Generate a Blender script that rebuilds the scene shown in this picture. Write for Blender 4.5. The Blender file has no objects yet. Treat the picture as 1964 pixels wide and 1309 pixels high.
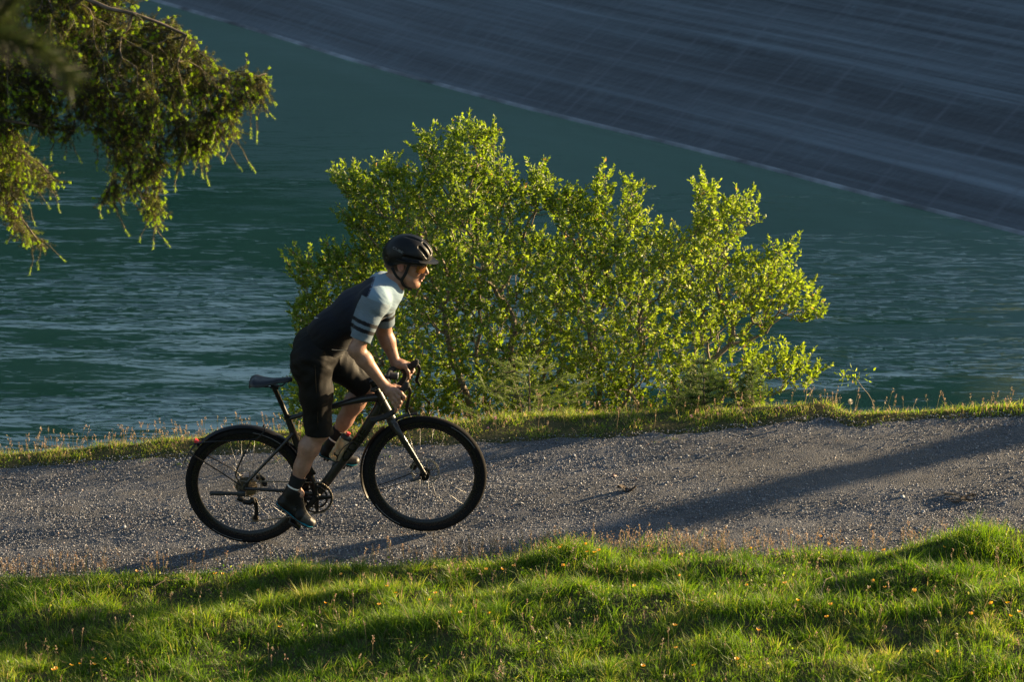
import bpy, math, random, time
import numpy as np
from mathutils import Vector, Matrix, Quaternion
T0 = time.time()
random.seed(7)
rng = np.random.default_rng(7)
scene = bpy.context.scene
COL = scene.collection

# ------------------------------------------------------------------ camera
FPX, W, H = 4637.0, 1964.0, 1309.0            # focal length in photograph pixels
PITCH, YAW = math.radians(-19.5), math.radians(2.5)
FWD = Vector((-math.sin(YAW)*math.cos(PITCH), math.cos(YAW)*math.cos(PITCH), math.sin(PITCH)))
RIGHT = Vector((math.cos(YAW), math.sin(YAW), 0))
UP = RIGHT.cross(FWD)
def ray(px, py):
    return (FWD*FPX + RIGHT*(px-W/2) - UP*(py-H/2)).normalized()
_r = ray(644, 920)
CAM = Vector((0, 0, 0.35)) - _r*(13.6/_r.dot(FWD))
def U(px, py, yo=0.0):
    """the point of the upright plane y = yo that the sight line through a pixel meets"""
    r = ray(px, py)
    return CAM + r*((yo-CAM.y)/r.y)
def onz(px, py, z):
    r = ray(px, py)
    return CAM + r*((z-CAM.z)/r.z)
cd = bpy.data.cameras.new('camera'); cam = bpy.data.objects.new('camera', cd); COL.objects.link(cam)
cd.sensor_width = 36; cd.lens = FPX/W*36; cd.clip_start = 0.1; cd.clip_end = 6000
cam.location = CAM
cam.rotation_euler = (math.pi/2+PITCH, 0, YAW)
cd.dof.use_dof = True; cd.dof.focus_distance = 13.5; cd.dof.aperture_fstop = 9.0
scene.camera = cam

# ------------------------------------------------------------------ light
SUN_EL, SUN_AZ = math.radians(10.8), math.radians(26)      # azimuth from +X towards +Y
SUN = Vector((math.cos(SUN_EL)*math.cos(SUN_AZ), math.cos(SUN_EL)*math.sin(SUN_AZ), math.sin(SUN_EL)))
world = bpy.data.worlds.new('World'); scene.world = world; world.use_nodes = True
nt = world.node_tree; nt.nodes.clear()
sky = nt.nodes.new('ShaderNodeTexSky'); sky.sky_type = 'NISHITA'; sky.sun_disc = False
sky.sun_elevation = SUN_EL; sky.sun_rotation = math.pi/2-SUN_AZ; sky.altitude = 1400; sky.dust_density = 2.2; sky.air_density = 1.3
bg = nt.nodes.new('ShaderNodeBackground'); bg.inputs[1].default_value = 0.066
wo = nt.nodes.new('ShaderNodeOutputWorld')
nt.links.new(sky.outputs[0], bg.inputs[0]); nt.links.new(bg.outputs[0], wo.inputs[0])
sd = bpy.data.lights.new('sun', 'SUN'); sd.energy = 5.0; sd.angle = math.radians(0.6); sd.color = (1.0, 0.745, 0.43)
sun = bpy.data.objects.new('sun', sd); COL.objects.link(sun)
sun.rotation_euler = (-SUN).to_track_quat('-Z', 'Y').to_euler(); sun.location = (20, 10, 15)
vs = scene.view_settings; vs.view_transform = 'Standard'; vs.look = 'None'; vs.exposure = 2.0; vs.gamma = 1; vs.use_curve_mapping = False
scene.cycles.use_denoising = True
scene.cycles.max_bounces = 6; scene.cycles.transparent_max_bounces = 12

# ------------------------------------------------------------------ helpers
def tag(o, label=None, cat=None, group=None, kind=None):
    for k, v in (('label', label), ('category', cat), ('group', group), ('kind', kind)):
        if v: o[k] = v
    return o
def empty(name, loc=(0, 0, 0), parent=None):
    o = bpy.data.objects.new(name, None); COL.objects.link(o); o.location = loc; o.empty_display_size = .1
    if parent: attach(o, parent)
    return o
def attach(o, parent):
    """parent keeping world-space geometry: things sit at translation-only empties"""
    o.parent = parent
    M = Matrix.Identity(4); p = parent
    while p is not None:
        M = p.matrix_basis @ M if p.parent is None else (p.matrix_parent_inverse @ p.matrix_basis) @ M
        p = p.parent
    o.matrix_parent_inverse = M.inverted()
def link(name, me, mat=None, parent=None):
    o = bpy.data.objects.new(name, me); COL.objects.link(o)
    if mat is not None:
        for m in (mat if isinstance(mat, (list, tuple)) else [mat]): me.materials.append(m)
    if parent is not None: attach(o, parent)
    return o
def mesh_np(name, V, Fq=None, Ft=None, smooth=False, attrs=None):
    """fast mesh from numpy quads and tris"""
    V = np.asarray(V, np.float32); me = bpy.data.meshes.new(name)
    loops, starts, n = [], [], 0
    for F, k in ((Fq, 4), (Ft, 3)):
        if F is not None and len(F):
            F = np.asarray(F, np.int32); loops.append(F.ravel()); starts.append(n+np.arange(len(F))*k); n += F.size
    loops = np.concatenate(loops).astype(np.int32); starts = np.concatenate(starts).astype(np.int32)
    me.vertices.add(len(V)); me.vertices.foreach_set('co', V.ravel())
    me.loops.add(len(loops)); me.loops.foreach_set('vertex_index', loops)
    me.polygons.add(len(starts)); me.polygons.foreach_set('loop_start', starts)
    me.update(calc_edges=True)
    if smooth: me.polygons.foreach_set('use_smooth', np.ones(len(starts), bool))
    for nm, arr in (attrs or {}).items():
        arr = np.asarray(arr, np.float32)
        if arr.ndim == 1:
            a = me.attributes.new(nm, 'FLOAT', 'POINT'); a.data.foreach_set('value', arr)
        else:
            if arr.shape[1] == 3: arr = np.c_[arr, np.ones(len(arr))].astype(np.float32)
            a = me.attributes.new(nm, 'FLOAT_COLOR', 'POINT'); a.data.foreach_set('color', arr.ravel())
    me.validate(); return me

class NT:
    """small node-building helper"""
    def __init__(s, name):
        s.m = bpy.data.materials.new(name); s.m.use_nodes = True; s.t = s.m.node_tree; s.t.nodes.clear()
        s.out = s.t.nodes.new('ShaderNodeOutputMaterial')
    def n(s, typ, _in=None, **kw):
        d = s.t.nodes.new(typ)
        for k, v in kw.items(): setattr(d, k, v)
        for k, v in (_in or {}).items(): s.set(d.inputs[k], v)
        return d
    def set(s, sock, v):
        if isinstance(v, bpy.types.NodeSocket): s.t.links.new(v, sock)
        elif isinstance(v, bpy.types.Node): s.t.links.new(v.outputs[0], sock)
        else:
            if isinstance(v, (tuple, list)) and sock.type == 'RGBA' and len(v) == 3: v = (*v, 1)
            sock.default_value = v
    def noise(s, vec, scale, detail=3, rough=.5, dist=0):
        return s.n('ShaderNodeTexNoise', {'Vector': vec, 'Scale': scale, 'Detail': detail, 'Roughness': rough, 'Distortion': dist})
    def mapr(s, v, a, b, c=0, d=1, smooth=False):
        return s.n('ShaderNodeMapRange', {0: v, 1: a, 2: b, 3: c, 4: d}, interpolation_type='SMOOTHSTEP' if smooth else 'LINEAR').outputs[0]
    def mix(s, f, a, b, mode='MIX'):
        d = s.n('ShaderNodeMix', data_type='RGBA', blend_type=mode)
        s.set(d.inputs[0], f); s.set(d.inputs[6], a); s.set(d.inputs[7], b); return d.outputs[2]
    def math(s, op, a, b=0.0, c=0.0):
        return s.n('ShaderNodeMath', {0: a, 1: b, 2: c}, operation=op).outputs[0]
    def obj(s, sc=(1, 1, 1), rot=(0, 0, 0)):
        t = s.n('ShaderNodeTexCoord'); return s.n('ShaderNodeMapping', {'Vector': t.outputs['Object'], 'Scale': sc, 'Rotation': rot}).outputs[0]
    def bump(s, h, strength=.3, dist=.01, normal=None):
        d = {'Height': h, 'Strength': strength, 'Distance': dist}
        if normal is not None: d['Normal'] = normal
        return s.n('ShaderNodeBump', d).outputs[0]
    def attr(s, name): return s.n('ShaderNodeAttribute', attribute_name=name)
    def bsdf(s, color, rough=.5, metal=0, spec=.5, normal=None, **kw):
        d = {'Base Color': color, 'Roughness': rough, 'Metallic': metal, 'Specular IOR Level': spec}
        if normal is not None: d['Normal'] = normal
        d.update(kw)
        return s.n('ShaderNodeBsdfPrincipled', d)
    def done(s, shader): s.set(s.out.inputs[0], shader); return s.m

def simple(name, color, rough=.5, metal=0, spec=.5, var=.12, scale=60, bump=0.0, coat=0.0):
    t = NT(name); c = t.obj()
    nz = t.noise(c, scale, 3)
    dark = tuple(x*(1-var) for x in color); lite = tuple(min(1, x*(1+var)) for x in color)
    col = t.mix(t.mapr(nz, .3, .7), dark, lite)
    r = t.mapr(t.noise(c, scale*.4, 2), .3, .7, max(0, rough-.07), min(1, rough+.07))
    b = t.bsdf(col, r, metal, spec, t.bump(nz.outputs[0], bump, .002) if bump else None)
    if coat: b.inputs['Coat Weight'].default_value = coat; b.inputs['Coat Roughness'].default_value = .15
    return t.done(b)

def blade_mat(name, stops, trans=.45, rough=.5, gloss=.06):
    """thin leaf: colour picked per blade by the attribute 'tint'"""
    t = NT(name); a = t.attr('tint')
    r = t.n('ShaderNodeValToRGB', {0: a.outputs['Fac']}); cr = r.color_ramp
    while len(cr.elements) < len(stops): cr.elements.new(.5)
    for e, (p, c) in zip(cr.elements, stops): e.position = p; e.color = (*c, 1)
    d = t.n('ShaderNodeBsdfDiffuse', {'Color': r.outputs[0]})
    tc = t.mix(.75, r.outputs[0], t.n('ShaderNodeHueSaturation', {'Hue': .489, 'Saturation': 1.12, 'Value': 1.5, 'Color': r.outputs[0]}).outputs[0])
    tr = t.n('ShaderNodeBsdfTranslucent', {'Color': tc})
    g = t.n('ShaderNodeBsdfGlossy', {'Color': (1, 1, 1), 'Roughness': rough})
    m1 = t.n('ShaderNodeMixShader', {0: trans, 1: d, 2: tr})
    return t.done(t.n('ShaderNodeMixShader', {0: gloss, 1: m1, 2: g}))

def interp(pts, x): return np.interp(x, [p[0] for p in pts], [p[1] for p in pts])
def vnoise(x, y, seed=0, octs=4):
    """cheap smooth 2-D noise, about -1..1"""
    r = np.random.default_rng(seed); out = 0; amp = 1; tot = 0
    x = np.asarray(x, float); y = np.asarray(y, float); f = 1.0
    for _ in range(octs):
        s = 0
        for k in range(5):
            a = r.uniform(0, 2*np.pi); p = r.uniform(0, 6.3); ff = f*r.uniform(.6, 1.4)
            s = s + np.sin((x*np.cos(a)+y*np.sin(a))*ff+p + 1.3*np.sin((x*np.sin(a)-y*np.cos(a))*ff*.7+p*2))
        out = out + amp*s/3; tot += amp; amp *= .5; f *= 2.1
    return out/tot

# ------------------------------------------------------------------ terrain
cR, cF = U(474, 1042), U(814, 1021)              # where the tyres touch the path
SL = (cF.z-cR.z)/(cF.x-cR.x); Z0 = cR.z-SL*cR.x
def on_path(px, py):
    r = ray(px, py); t = (Z0+SL*CAM.x-CAM.z)/(r.z-SL*r.x); return CAM+r*t
FAR_E = [on_path(*p) for p in [(-700, 990), (-300, 940), (0, 906), (300, 880), (600, 868), (900, 856), (1100, 845), (1300, 836), (1500, 818), (1570, 806), (1650, 822), (1800, 808), (1964, 798), (2300, 780), (2900, 750)]]
NEAR_E = [on_path(*p) for p in [(-700, 1160), (-300, 1130), (0, 1112), (250, 1108), (500, 1100), (750, 1090), (1000, 1078), (1300, 1066), (1500, 1070), (1700, 1062), (1800, 1050), (1964, 1052), (2300, 1040), (2900, 1010)]]
def yfar(x): return interp([(p.x, p.y) for p in FAR_E], x)
def ynear(x): return interp([(p.x, p.y) for p in NEAR_E], x)
BUMPS = [  # px, py, height, radius x, radius y: hummocks of the near meadow
    (1110, 1092, .13, .30, .20), (1880, 1075, .17, .36, .20), (740, 1190, .13, .40, .22), (1120, 1225, .13, .55, .22),
    (1700, 1190, .13, .42, .20), (250, 1150, .08, .55, .18), (90, 1235, .10, .45, .22), (1330, 1130, .07, .5, .2),
    (1480, 1270, .10, .45, .22), (420, 1270, .13, .4, .22), (870, 1300, .12, .45, .22), (620, 1120, .06, .4, .15), (1950, 1240, .12, .35, .22)]
_NB = []
for px, py, h, rx, ry in BUMPS:
    p = on_path(px, py+25); _NB.append((p.x, p.y, h, rx, ry))
WATER_Z = CAM.z-24.0
def height(x, y):
    x = np.asarray(x, float); y = np.asarray(y, float)
    base = Z0+SL*np.clip(x, -12, 14)
    yn, yf = ynear(x), yfar(x)
    dn = np.clip(yn-y, 0, None)
    near = np.where(dn > 0, .035*(1-np.exp(-dn/.05))+.17*dn, 0)
    m = np.clip(dn/.25, 0, 1)
    b = 0
    for bx, by, h, rx, ry in _NB: b = b+.88*h*np.exp(-((x-bx)/rx)**2-((y-by)/ry)**2)
    near = near+b*m+m*(.052*vnoise(x*4.5, y*7, 3, 4)+.10*vnoise(x*.7, y*.9, 5, 2)*np.clip(dn/3, 0, 1))
    df = np.clip(y-yf, 0, None)
    vw = np.interp(x, [-3, -1.5, -.3, 1.0, 2.2, 2.9, 3.3, 4.2], [.16, .20, .28, .36, .33, .18, .12, .08])                    # verge width before the drop
    lip = .02*np.clip(df/.08, 0, 1)*np.clip(1-(df-vw)/.4, 0, 1)
    d2 = np.clip(df-vw, 0, None)
    drop = -.64*(np.sqrt(d2*d2+.012)-math.sqrt(.012))
    far = lip+drop+np.clip(df/.3, 0, 1)*(.018*vnoise(x*6, y*6, 9, 3)+.25*vnoise(x*.5, y*.5, 8, 3)*np.clip(d2/6, 0, 1))
    rut = -.012*np.exp(-((y-(yn*.72+yf*.28))/.16)**2)-.012*np.exp(-((y-(yn*.25+yf*.75))/.16)**2)
    inp = np.where((dn <= 0) & (df <= 0), rut+.006*vnoise(x*3, y*5, 12, 3), 0)
    return np.maximum(base+near+far+inp, WATER_Z-6)
def axis(lo, hi, c0, c1, fine, grow=1.18):
    a = list(np.arange(c0, c1, fine)); s = fine; v = a[-1]
    while v < hi: s *= grow; v += s; a.append(v)
    s = fine; v = c0
    while v > lo: s *= grow; v -= s; a.insert(0, v)
    return np.array(a)
def grid_mesh(name, X, Y, fz, attrs=None, smooth=True):
    gx, gy = np.meshgrid(X, Y); z = fz(gx, gy); nx, ny = len(X), len(Y)
    i = np.arange(nx*ny).reshape(ny, nx)
    F = np.stack([i[:-1, :-1], i[:-1, 1:], i[1:, 1:], i[1:, :-1]], -1).reshape(-1, 4)
    return mesh_np(name, np.stack([gx, gy, z], -1).reshape(-1, 3), F, smooth=smooth)

t = NT('soil_and_turf'); c = t.obj()
n1 = t.noise(c, 9, 6, .65); n2 = t.noise(c, 55, 4)
col = t.mix(t.mapr(n1, .35, .65), (.026, .034, .010), (.060, .058, .024))
col = t.mix(t.mapr(n2, .45, .75), col, (.075, .060, .036))
M_SOIL = t.done(t.bsdf(col, .95, spec=.1, normal=t.bump(n2.outputs[0], .6, .02)))
ground = link('ground', grid_mesh('ground', axis(-260, 220, -4.2, 4.6, .05), axis(-160, 75, -3.6, 1.9, .045), height), M_SOIL)
tag(ground, kind='structure')

# gravel path: its own sheet a few millimetres above the ground, ragged towards both verges
def path_mesh():
    X = axis(-30, 34, -4.0, 4.4, .035, 1.15); nT = 60
    Tt = np.linspace(0, 1, nT); yn = ynear(X); yf = yfar(X)
    rn = .035*vnoise(X*6, X*0+1, 21, 4)+.02*vnoise(X*23, X*0, 22, 2); rf = .045*vnoise(X*5, X*0+1, 23, 4)+.02*vnoise(X*21, X*0, 24, 2)
    a = yn-.03+rn; b = yf+.04+rf
    gy = a[None]+(b-a)[None]*Tt[:, None]; gx = np.broadcast_to(X, gy.shape)
    z = height(gx, gy)+.006
    z[0] -= .03; z[-1] -= .03
    z = z+.004*vnoise(gx*14, gy*22, 31, 3)
    i = np.arange(gx.size).reshape(gx.shape)
    F = np.stack([i[:-1, :-1], i[:-1, 1:], i[1:, 1:], i[1:, :-1]], -1).reshape(-1, 4)
    return mesh_np('gravel_path', np.stack([gx, gy, z], -1).reshape(-1, 3), F, smooth=True)
t = NT('gravel'); c = t.obj()
v1 = t.n('ShaderNodeTexVoronoi', {'Vector': c, 'Scale': 95.0}); v2 = t.n('ShaderNodeTexVoronoi', {'Vector': c, 'Scale': 210.0})
n1 = t.noise(c, 2.2, 4, .6); n3 = t.noise(t.obj((1, 3.5, 1)), 1.1, 4)
sepc = t.n('ShaderNodeSeparateColor', {0: v1.outputs['Color']})
col = t.mix(sepc.outputs[0], (.052, .061, .082), (.22, .236, .275))
col = t.mix(t.mapr(v2.outputs['Distance'], .2, .6), col, (.06, .055, .05))
col = t.mix(t.mapr(n1, .4, .7, 0, .45), col, (.10, .10, .105))
col = t.mix(t.mapr(n3, .45, .65, 0, .4), col, (.17, .178, .20))
h = t.math('ADD', t.math('MULTIPLY', v1.outputs['Distance'], -1.0), t.math('MULTIPLY', v2.outputs['Distance'], -.6))
M_GRAVEL = t.done(t.bsdf(col, .75, spec=.35, normal=t.bump(h, 1.0, .012)))
path = link('gravel_path', path_mesh(), M_GRAVEL); tag(path, kind='structure')

# loose stones: tens of thousands, one mesh of real pebbles
def blobs(P, R, rnd, jitter=.35):
    base = np.array([[1, 0, 0], [-1, 0, 0], [0, 1, 0], [0, -1, 0], [0, 0, 1], [0, 0, -1]], float)
    F = np.array([[0, 2, 4], [2, 1, 4], [1, 3, 4], [3, 0, 4], [2, 0, 5], [1, 2, 5], [3, 1, 5], [0, 3, 5]])
    n = len(P); V = base[None]*(1+jitter*rnd.normal(size=(n, 6, 1)))+.25*rnd.normal(size=(n, 6, 3))
    V = V*np.stack([rnd.uniform(.8, 1.4, n), rnd.uniform(.7, 1.2, n), rnd.uniform(.45, .85, n)], -1)[:, None]
    a = rnd.uniform(0, 6.28, n); ca, sa = np.cos(a)[:, None], np.sin(a)[:, None]
    V = np.stack([V[..., 0]*ca-V[..., 1]*sa, V[..., 0]*sa+V[..., 1]*ca, V[..., 2]], -1)*R[:, None, None]+P[:, None]
    return V.reshape(-1, 3), (F[None]+6*np.arange(n)[:, None, None]).reshape(-1, 3)
N = 145000
x = rng.uniform(-4.2, 5.2, N); tt = rng.uniform(-.03, 1.03, N)
y = ynear(x)+(yfar(x)-ynear(x))*tt
keep = rng.random(N) < np.clip(.58+.75*vnoise(x*1.3, y*4, 40, 3)+.9*np.abs(tt-.5)**2, .12, 1)
x, y = x[keep], y[keep]; R = .0023+.0036*rng.random(len(x))**2.4+(rng.random(len(x)) < .002)*rng.uniform(.004, .009, len(x))
z = height(x, y)+.006+R*.35
V, F = blobs(np.stack([x, y, z], -1), R, rng)
t = NT('loose_stone'); a = t.attr('tint')
r = t.n('ShaderNodeValToRGB', {0: a.outputs['Fac']}); cr = r.color_ramp
for k in range(3): cr.elements.new(.5)
for e, (p, cc) in zip(cr.elements, [(0, (.045, .053, .072)), (.45, (.14, .155, .19)), (.75, (.25, .262, .295)), (.95, (.36, .355, .35)), (1, (.22, .12, .085))]): e.position = p; e.color = (*cc, 1)
M_STONE = t.done(t.bsdf(r.outputs[0], .6, spec=.4))
st = link('loose_gravel', mesh_np('loose_gravel', V, None, F, attrs={'tint': np.repeat(rng.random(len(x)), 6)}), M_STONE)
tag(st, 'loose grey stones scattered over the gravel path', kind='stuff')

# ------------------------------------------------------------------ reservoir, dam, hills
WAVE_A = .05; CREST_A = .045
t = NT('lake_water'); c = t.obj()
ripple = t.noise(t.obj((1.0, 3.0, 1), (0, 0, math.radians(-7))), 1.0, 2, .5, .6)
ripple2 = t.noise(t.obj((.45, 1.5, 1), (0, 0, math.radians(-10))), 1.0, 2, .5, .4)
swell = t.noise(t.obj((.10, .30, 1), (0, 0, math.radians(-6))), 1.0, 2, .5)
band = t.noise(t.obj((.045, .22, 1), (0, 0, math.radians(-14))), 1.0, 2, .55)
pos = t.n('ShaderNodeSeparateXYZ', {0: t.obj()})
near_k = t.mapr(t.math('ADD', pos.outputs[1], t.math('MULTIPLY', pos.outputs[0], .10)), 50, 76, 1, 0, True)
patch = t.math('MULTIPLY', t.mapr(band, .43, .57, .05, 1.1, True), near_k)
fine = t.noise(t.obj((2.0, 5.0, 1)), 1.8, 3, .55)
wave = t.math('ADD', t.math('MULTIPLY', ripple, .55), t.math('MULTIPLY', ripple2, 1.0))
h = t.math('ADD', t.math('MULTIPLY', t.math('MULTIPLY', wave, t.math('ADD', patch, .05)), WAVE_A), t.math('MULTIPLY', fine.outputs[0], .0015))
rip3 = t.noise(t.obj((.9, 4.2, 1), (0, 0, math.radians(-5))), 1.0, 2, .5, .4)
crest = t.mapr(t.math('ADD', t.math('MULTIPLY', rip3, .7), t.math('MULTIPLY', band, .3)), .54, .66, 0, 1)
h = t.math('ADD', h, t.math('MULTIPLY', t.math('MULTIPLY', crest, t.math('ADD', patch, .04)), CREST_A))
h = t.math('ADD', h, t.math('MULTIPLY', swell.outputs[0], .05))
deep = t.mix(t.mapr(swell, .3, .7), (.040, .116, .068), (.054, .138, .088))
M_WATER = t.done(t.bsdf(deep, .03, spec=1.0, normal=t.bump(h, 1.0, 1.0), IOR=1.95))
wl = [onz(px, py, WATER_Z) for px, py in [(-900, -220), (200, -26), (290, 0), (500, 62), (700, 125), (1000, 207), (1250, 268), (1400, 305), (1650, 372), (1964, 450), (2400, 575), (3000, 770)]]
lake = link('lake_water', grid_mesh('lake_water', np.linspace(-700, 700, 8), np.linspace(-20, 900, 8), lambda a, b: a*0+WATER_Z), M_WATER)
tag(lake, kind='structure')

# dam: asphalt-faced slope rising from a curved waterline
dam_root = empty('dam', tuple(wl[5]))
tag(dam_root, 'dark asphalt-faced dam slope with pale streaks rising out of the lake', 'dam')
def resample(P, n):
    P = np.array([tuple(p) for p in P]); d = np.r_[0, np.cumsum(np.linalg.norm(np.diff(P, axis=0), axis=1))]
    s = np.linspace(0, d[-1], n); Q = np.stack([np.interp(s, d, P[:, k]) for k in range(3)], -1)
    for _ in range(30): Q[1:-1] = .25*Q[:-2]+.5*Q[1:-1]+.25*Q[2:]
    return Q, s
Q, S = resample(wl, 240)
Tn = np.gradient(Q, axis=0); Tn[:, 2] = 0; Tn /= np.linalg.norm(Tn, axis=1)[:, None]
Nn = np.stack([-Tn[:, 1], Tn[:, 0], Tn[:, 2]], -1)
if Nn[120, 0] < 0: Nn = -Nn
for _ in range(200): Nn[1:-1] = .25*Nn[:-2]+.5*Nn[1:-1]+.25*Nn[2:]
DSL, DH = .56, 26.0
def dam_strip(name, prof, mat, closed=False):
    """profile of (distance up-slope outward, height) swept along the waterline; uv-like attributes along and up"""
    V = []; at = []; up = []
    for d, hh in prof:
        V.append(Q+Nn*d+np.array([0, 0, hh])); at.append(S); up.append(np.full(len(S), hh))
    V = np.array(V).reshape(-1, 3); k = len(prof); n = len(S); i = np.arange(k*n).reshape(k, n)
    F = np.stack([i[:-1, :-1], i[:-1, 1:], i[1:, 1:], i[1:, :-1]], -1).reshape(-1, 4)
    return link(name, mesh_np(name, V, F, smooth=False, attrs={'along': np.concatenate(at), 'up': np.concatenate(up)}), mat, dam_root)
t = NT('asphalt_facing')
al, upn = t.attr('along').outputs['Fac'], t.attr('up').outputs['Fac']
def cvec(sa, su): return t.n('ShaderNodeCombineXYZ', {0: t.math('MULTIPLY', al, sa), 1: t.math('MULTIPLY', upn, su)}).outputs[0]
s1 = t.noise(cvec(.022, 1.5), 1, 6, .68, .15); s2 = t.noise(cvec(.05, 6.0), 1, 4, .65); s3 = t.noise(cvec(.05, .22), 1, 3)
s4 = t.noise(cvec(1.6, .25), 1, 4, .7); s5 = t.noise(cvec(14, .9), 1, 3, .6)
f = t.math('MULTIPLY', t.mapr(s1, .38, .68), t.mapr(s3, .3, .7, .30, 1))
f = t.math('ADD', t.math('MULTIPLY', f, t.mapr(s2, .35, .6, .45, 1.15)), t.mapr(s2, .5, .8, 0, .25))
col = t.mix(f, (.016, .0185, .023), (.145, .182, .22))
col = t.mix(t.math('MULTIPLY', t.mapr(s4, .55, .75, 0, .55), t.mapr(upn, 0, 5, 1, .15)), col, (.10, .105, .12))
col = t.mix(t.mapr(s5, .55, .8, 0, .3), col, (.09, .10, .12))
seam = t.math('PINGPONG', al, 1.3)
col = t.mix(t.mapr(seam, 0, .14, .45, 0), col, (.085, .09, .11))
s6 = t.noise(cvec(.8, .8), 1, 4, .7); row = t.math('PINGPONG', upn, .8)
col = t.mix(t.mapr(row, 0, .06, .55, 0), col, (.018, .022, .027))
for u0, w0 in ((2.05, .07), (4.3, .05), (4.9, .10), (7.7, .08)): col = t.mix(t.mapr(t.math('ABSOLUTE', t.math('SUBTRACT', upn, u0)), w0*.3, w0, .6, 0), col, (.016, .020, .025))
col = t.mix(t.mapr(s6, .55, .8, 0, .35), col, (.11, .15, .18))
col = t.mix(t.mapr(upn, 2.2, 2.6, 0, 1), t.mix(.12, col, (.105, .11, .13)), col)
gr = t.n('ShaderNodeTexNoise', {'Vector': t.obj(), 'Scale': 3.0, 'Detail': 5.0})
M_DAM = t.done(t.bsdf(col, t.mapr(s2, .3, .7, .42, .6), spec=.55, normal=t.bump(gr.outputs[0], .3, .15)))
dam_strip('facing', [(-3/DSL, -3), (0, 0)]+[(k/DSL, k) for k in np.arange(1, DH+.1, 1)]+[(DH/DSL+8, DH), (DH/DSL+50, DH-30)], M_DAM)
M_BAND = simple('lime_stain', (.135, .15, .165), .6, var=.7, scale=.8)
dam_strip('waterline_stain', [(-.08, -.02), (-.02, .05), (.05/DSL+.02, .09), (.09/DSL, .09)], M_BAND)

# unseen wooded hillside, added and shaped to give the lake its dark reflection
t = NT('reflection_hill'); n1 = t.noise(t.obj(), .05, 6, .65)
M_HILL = t.done(t.bsdf(t.mix(t.mapr(n1, .35, .65), (.012, .022, .012), (.035, .055, .022)), .95, spec=.1))
def reflection_hills():
    az = np.radians(np.linspace(-95, 36, 96)); rr = np.array([0, 40, 100, 170, 250, 340]); V = []
    for k, r in enumerate(rr):
        for a in az:
            fade = min(1, max(0, (math.radians(36)-a)/math.radians(10)))
            R0 = 215+25*math.sin(a*3)+r
            hgt = HILL_H*(k/5.0)**.9*fade*(1+.18*math.sin(a*7+1)+.10*math.sin(a*17)+.05*math.sin(a*41))
            V.append((R0*math.sin(a), R0*math.cos(a), WATER_Z-3+hgt+6*math.sin(a*60+k*2)*(k > 0)*fade))
    n = len(az); i = np.arange(len(V)).reshape(len(rr), n)
    return mesh_np('reflection_hills', V, np.stack([i[:-1, :-1], i[:-1, 1:], i[1:, 1:], i[1:, :-1]], -1).reshape(-1, 4), smooth=True)
HILL_H = 200
tag(link('reflection_hills', reflection_hills(), M_HILL), kind='structure')

# ------------------------------------------------------------------ grass
def blades(x, y, z, hgt, wid, rnd, lean=.5, bend=.6, tint=None, wind=(0, 0), ldir=None):
    """each blade: a bent, tapering strip of three faces"""
    n = len(x); a = rnd.uniform(0, 2*np.pi, n); la = rnd.uniform(0, 2*np.pi, n) if ldir is None else ldir
    side = np.stack([np.cos(a), np.sin(a), np.zeros(n)], -1)
    l = (lean*rnd.random(n)**.7)[:, None]*np.stack([np.cos(la), np.sin(la), np.zeros(n)], -1)+np.array([wind[0], wind[1], 0])
    up = np.array([0, 0, 1.0]); P0 = np.stack([x, y, z-.006], -1); h = hgt[:, None]; w = wid[:, None]*side
    b = (bend*rnd.random(n))[:, None]
    P1 = P0+h*(.5*up+.35*l); P2 = P0+h*((.98-.35*b)*up+l*(1+b))
    V = np.stack([P0-w*.5, P0+w*.5, P1-w*.42, P1+w*.42, P2], 1).reshape(-1, 3)
    o = 5*np.arange(n)[:, None]
    Fq = np.array([[0, 1, 3, 2]])+o; Ft = np.array([[2, 3, 4]])+o
    tint = rnd.random(n) if tint is None else tint
    return V, Fq, Ft, np.repeat(tint, 5)
def join(parts):
    V, Q, T, A = [], [], [], []; o = 0
    for v, q, f, a in parts:
        V.append(v); A.append(a)
        if q is not None: Q.append(q+o)
        if f is not None: T.append(f+o)
        o += len(v)
    return np.concatenate(V), np.concatenate(Q) if Q else None, np.concatenate(T) if T else None, np.concatenate(A)
M_GRASS = blade_mat('grass_blade', [(0, (.030, .072, .010)), (.35, (.062, .135, .014)), (.7, (.118, .210, .022)), (.88, (.23, .29, .04)), (.93, (.28, .22, .10)), (1, (.34, .27, .16))], .60, gloss=.022)
parts = []
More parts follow.
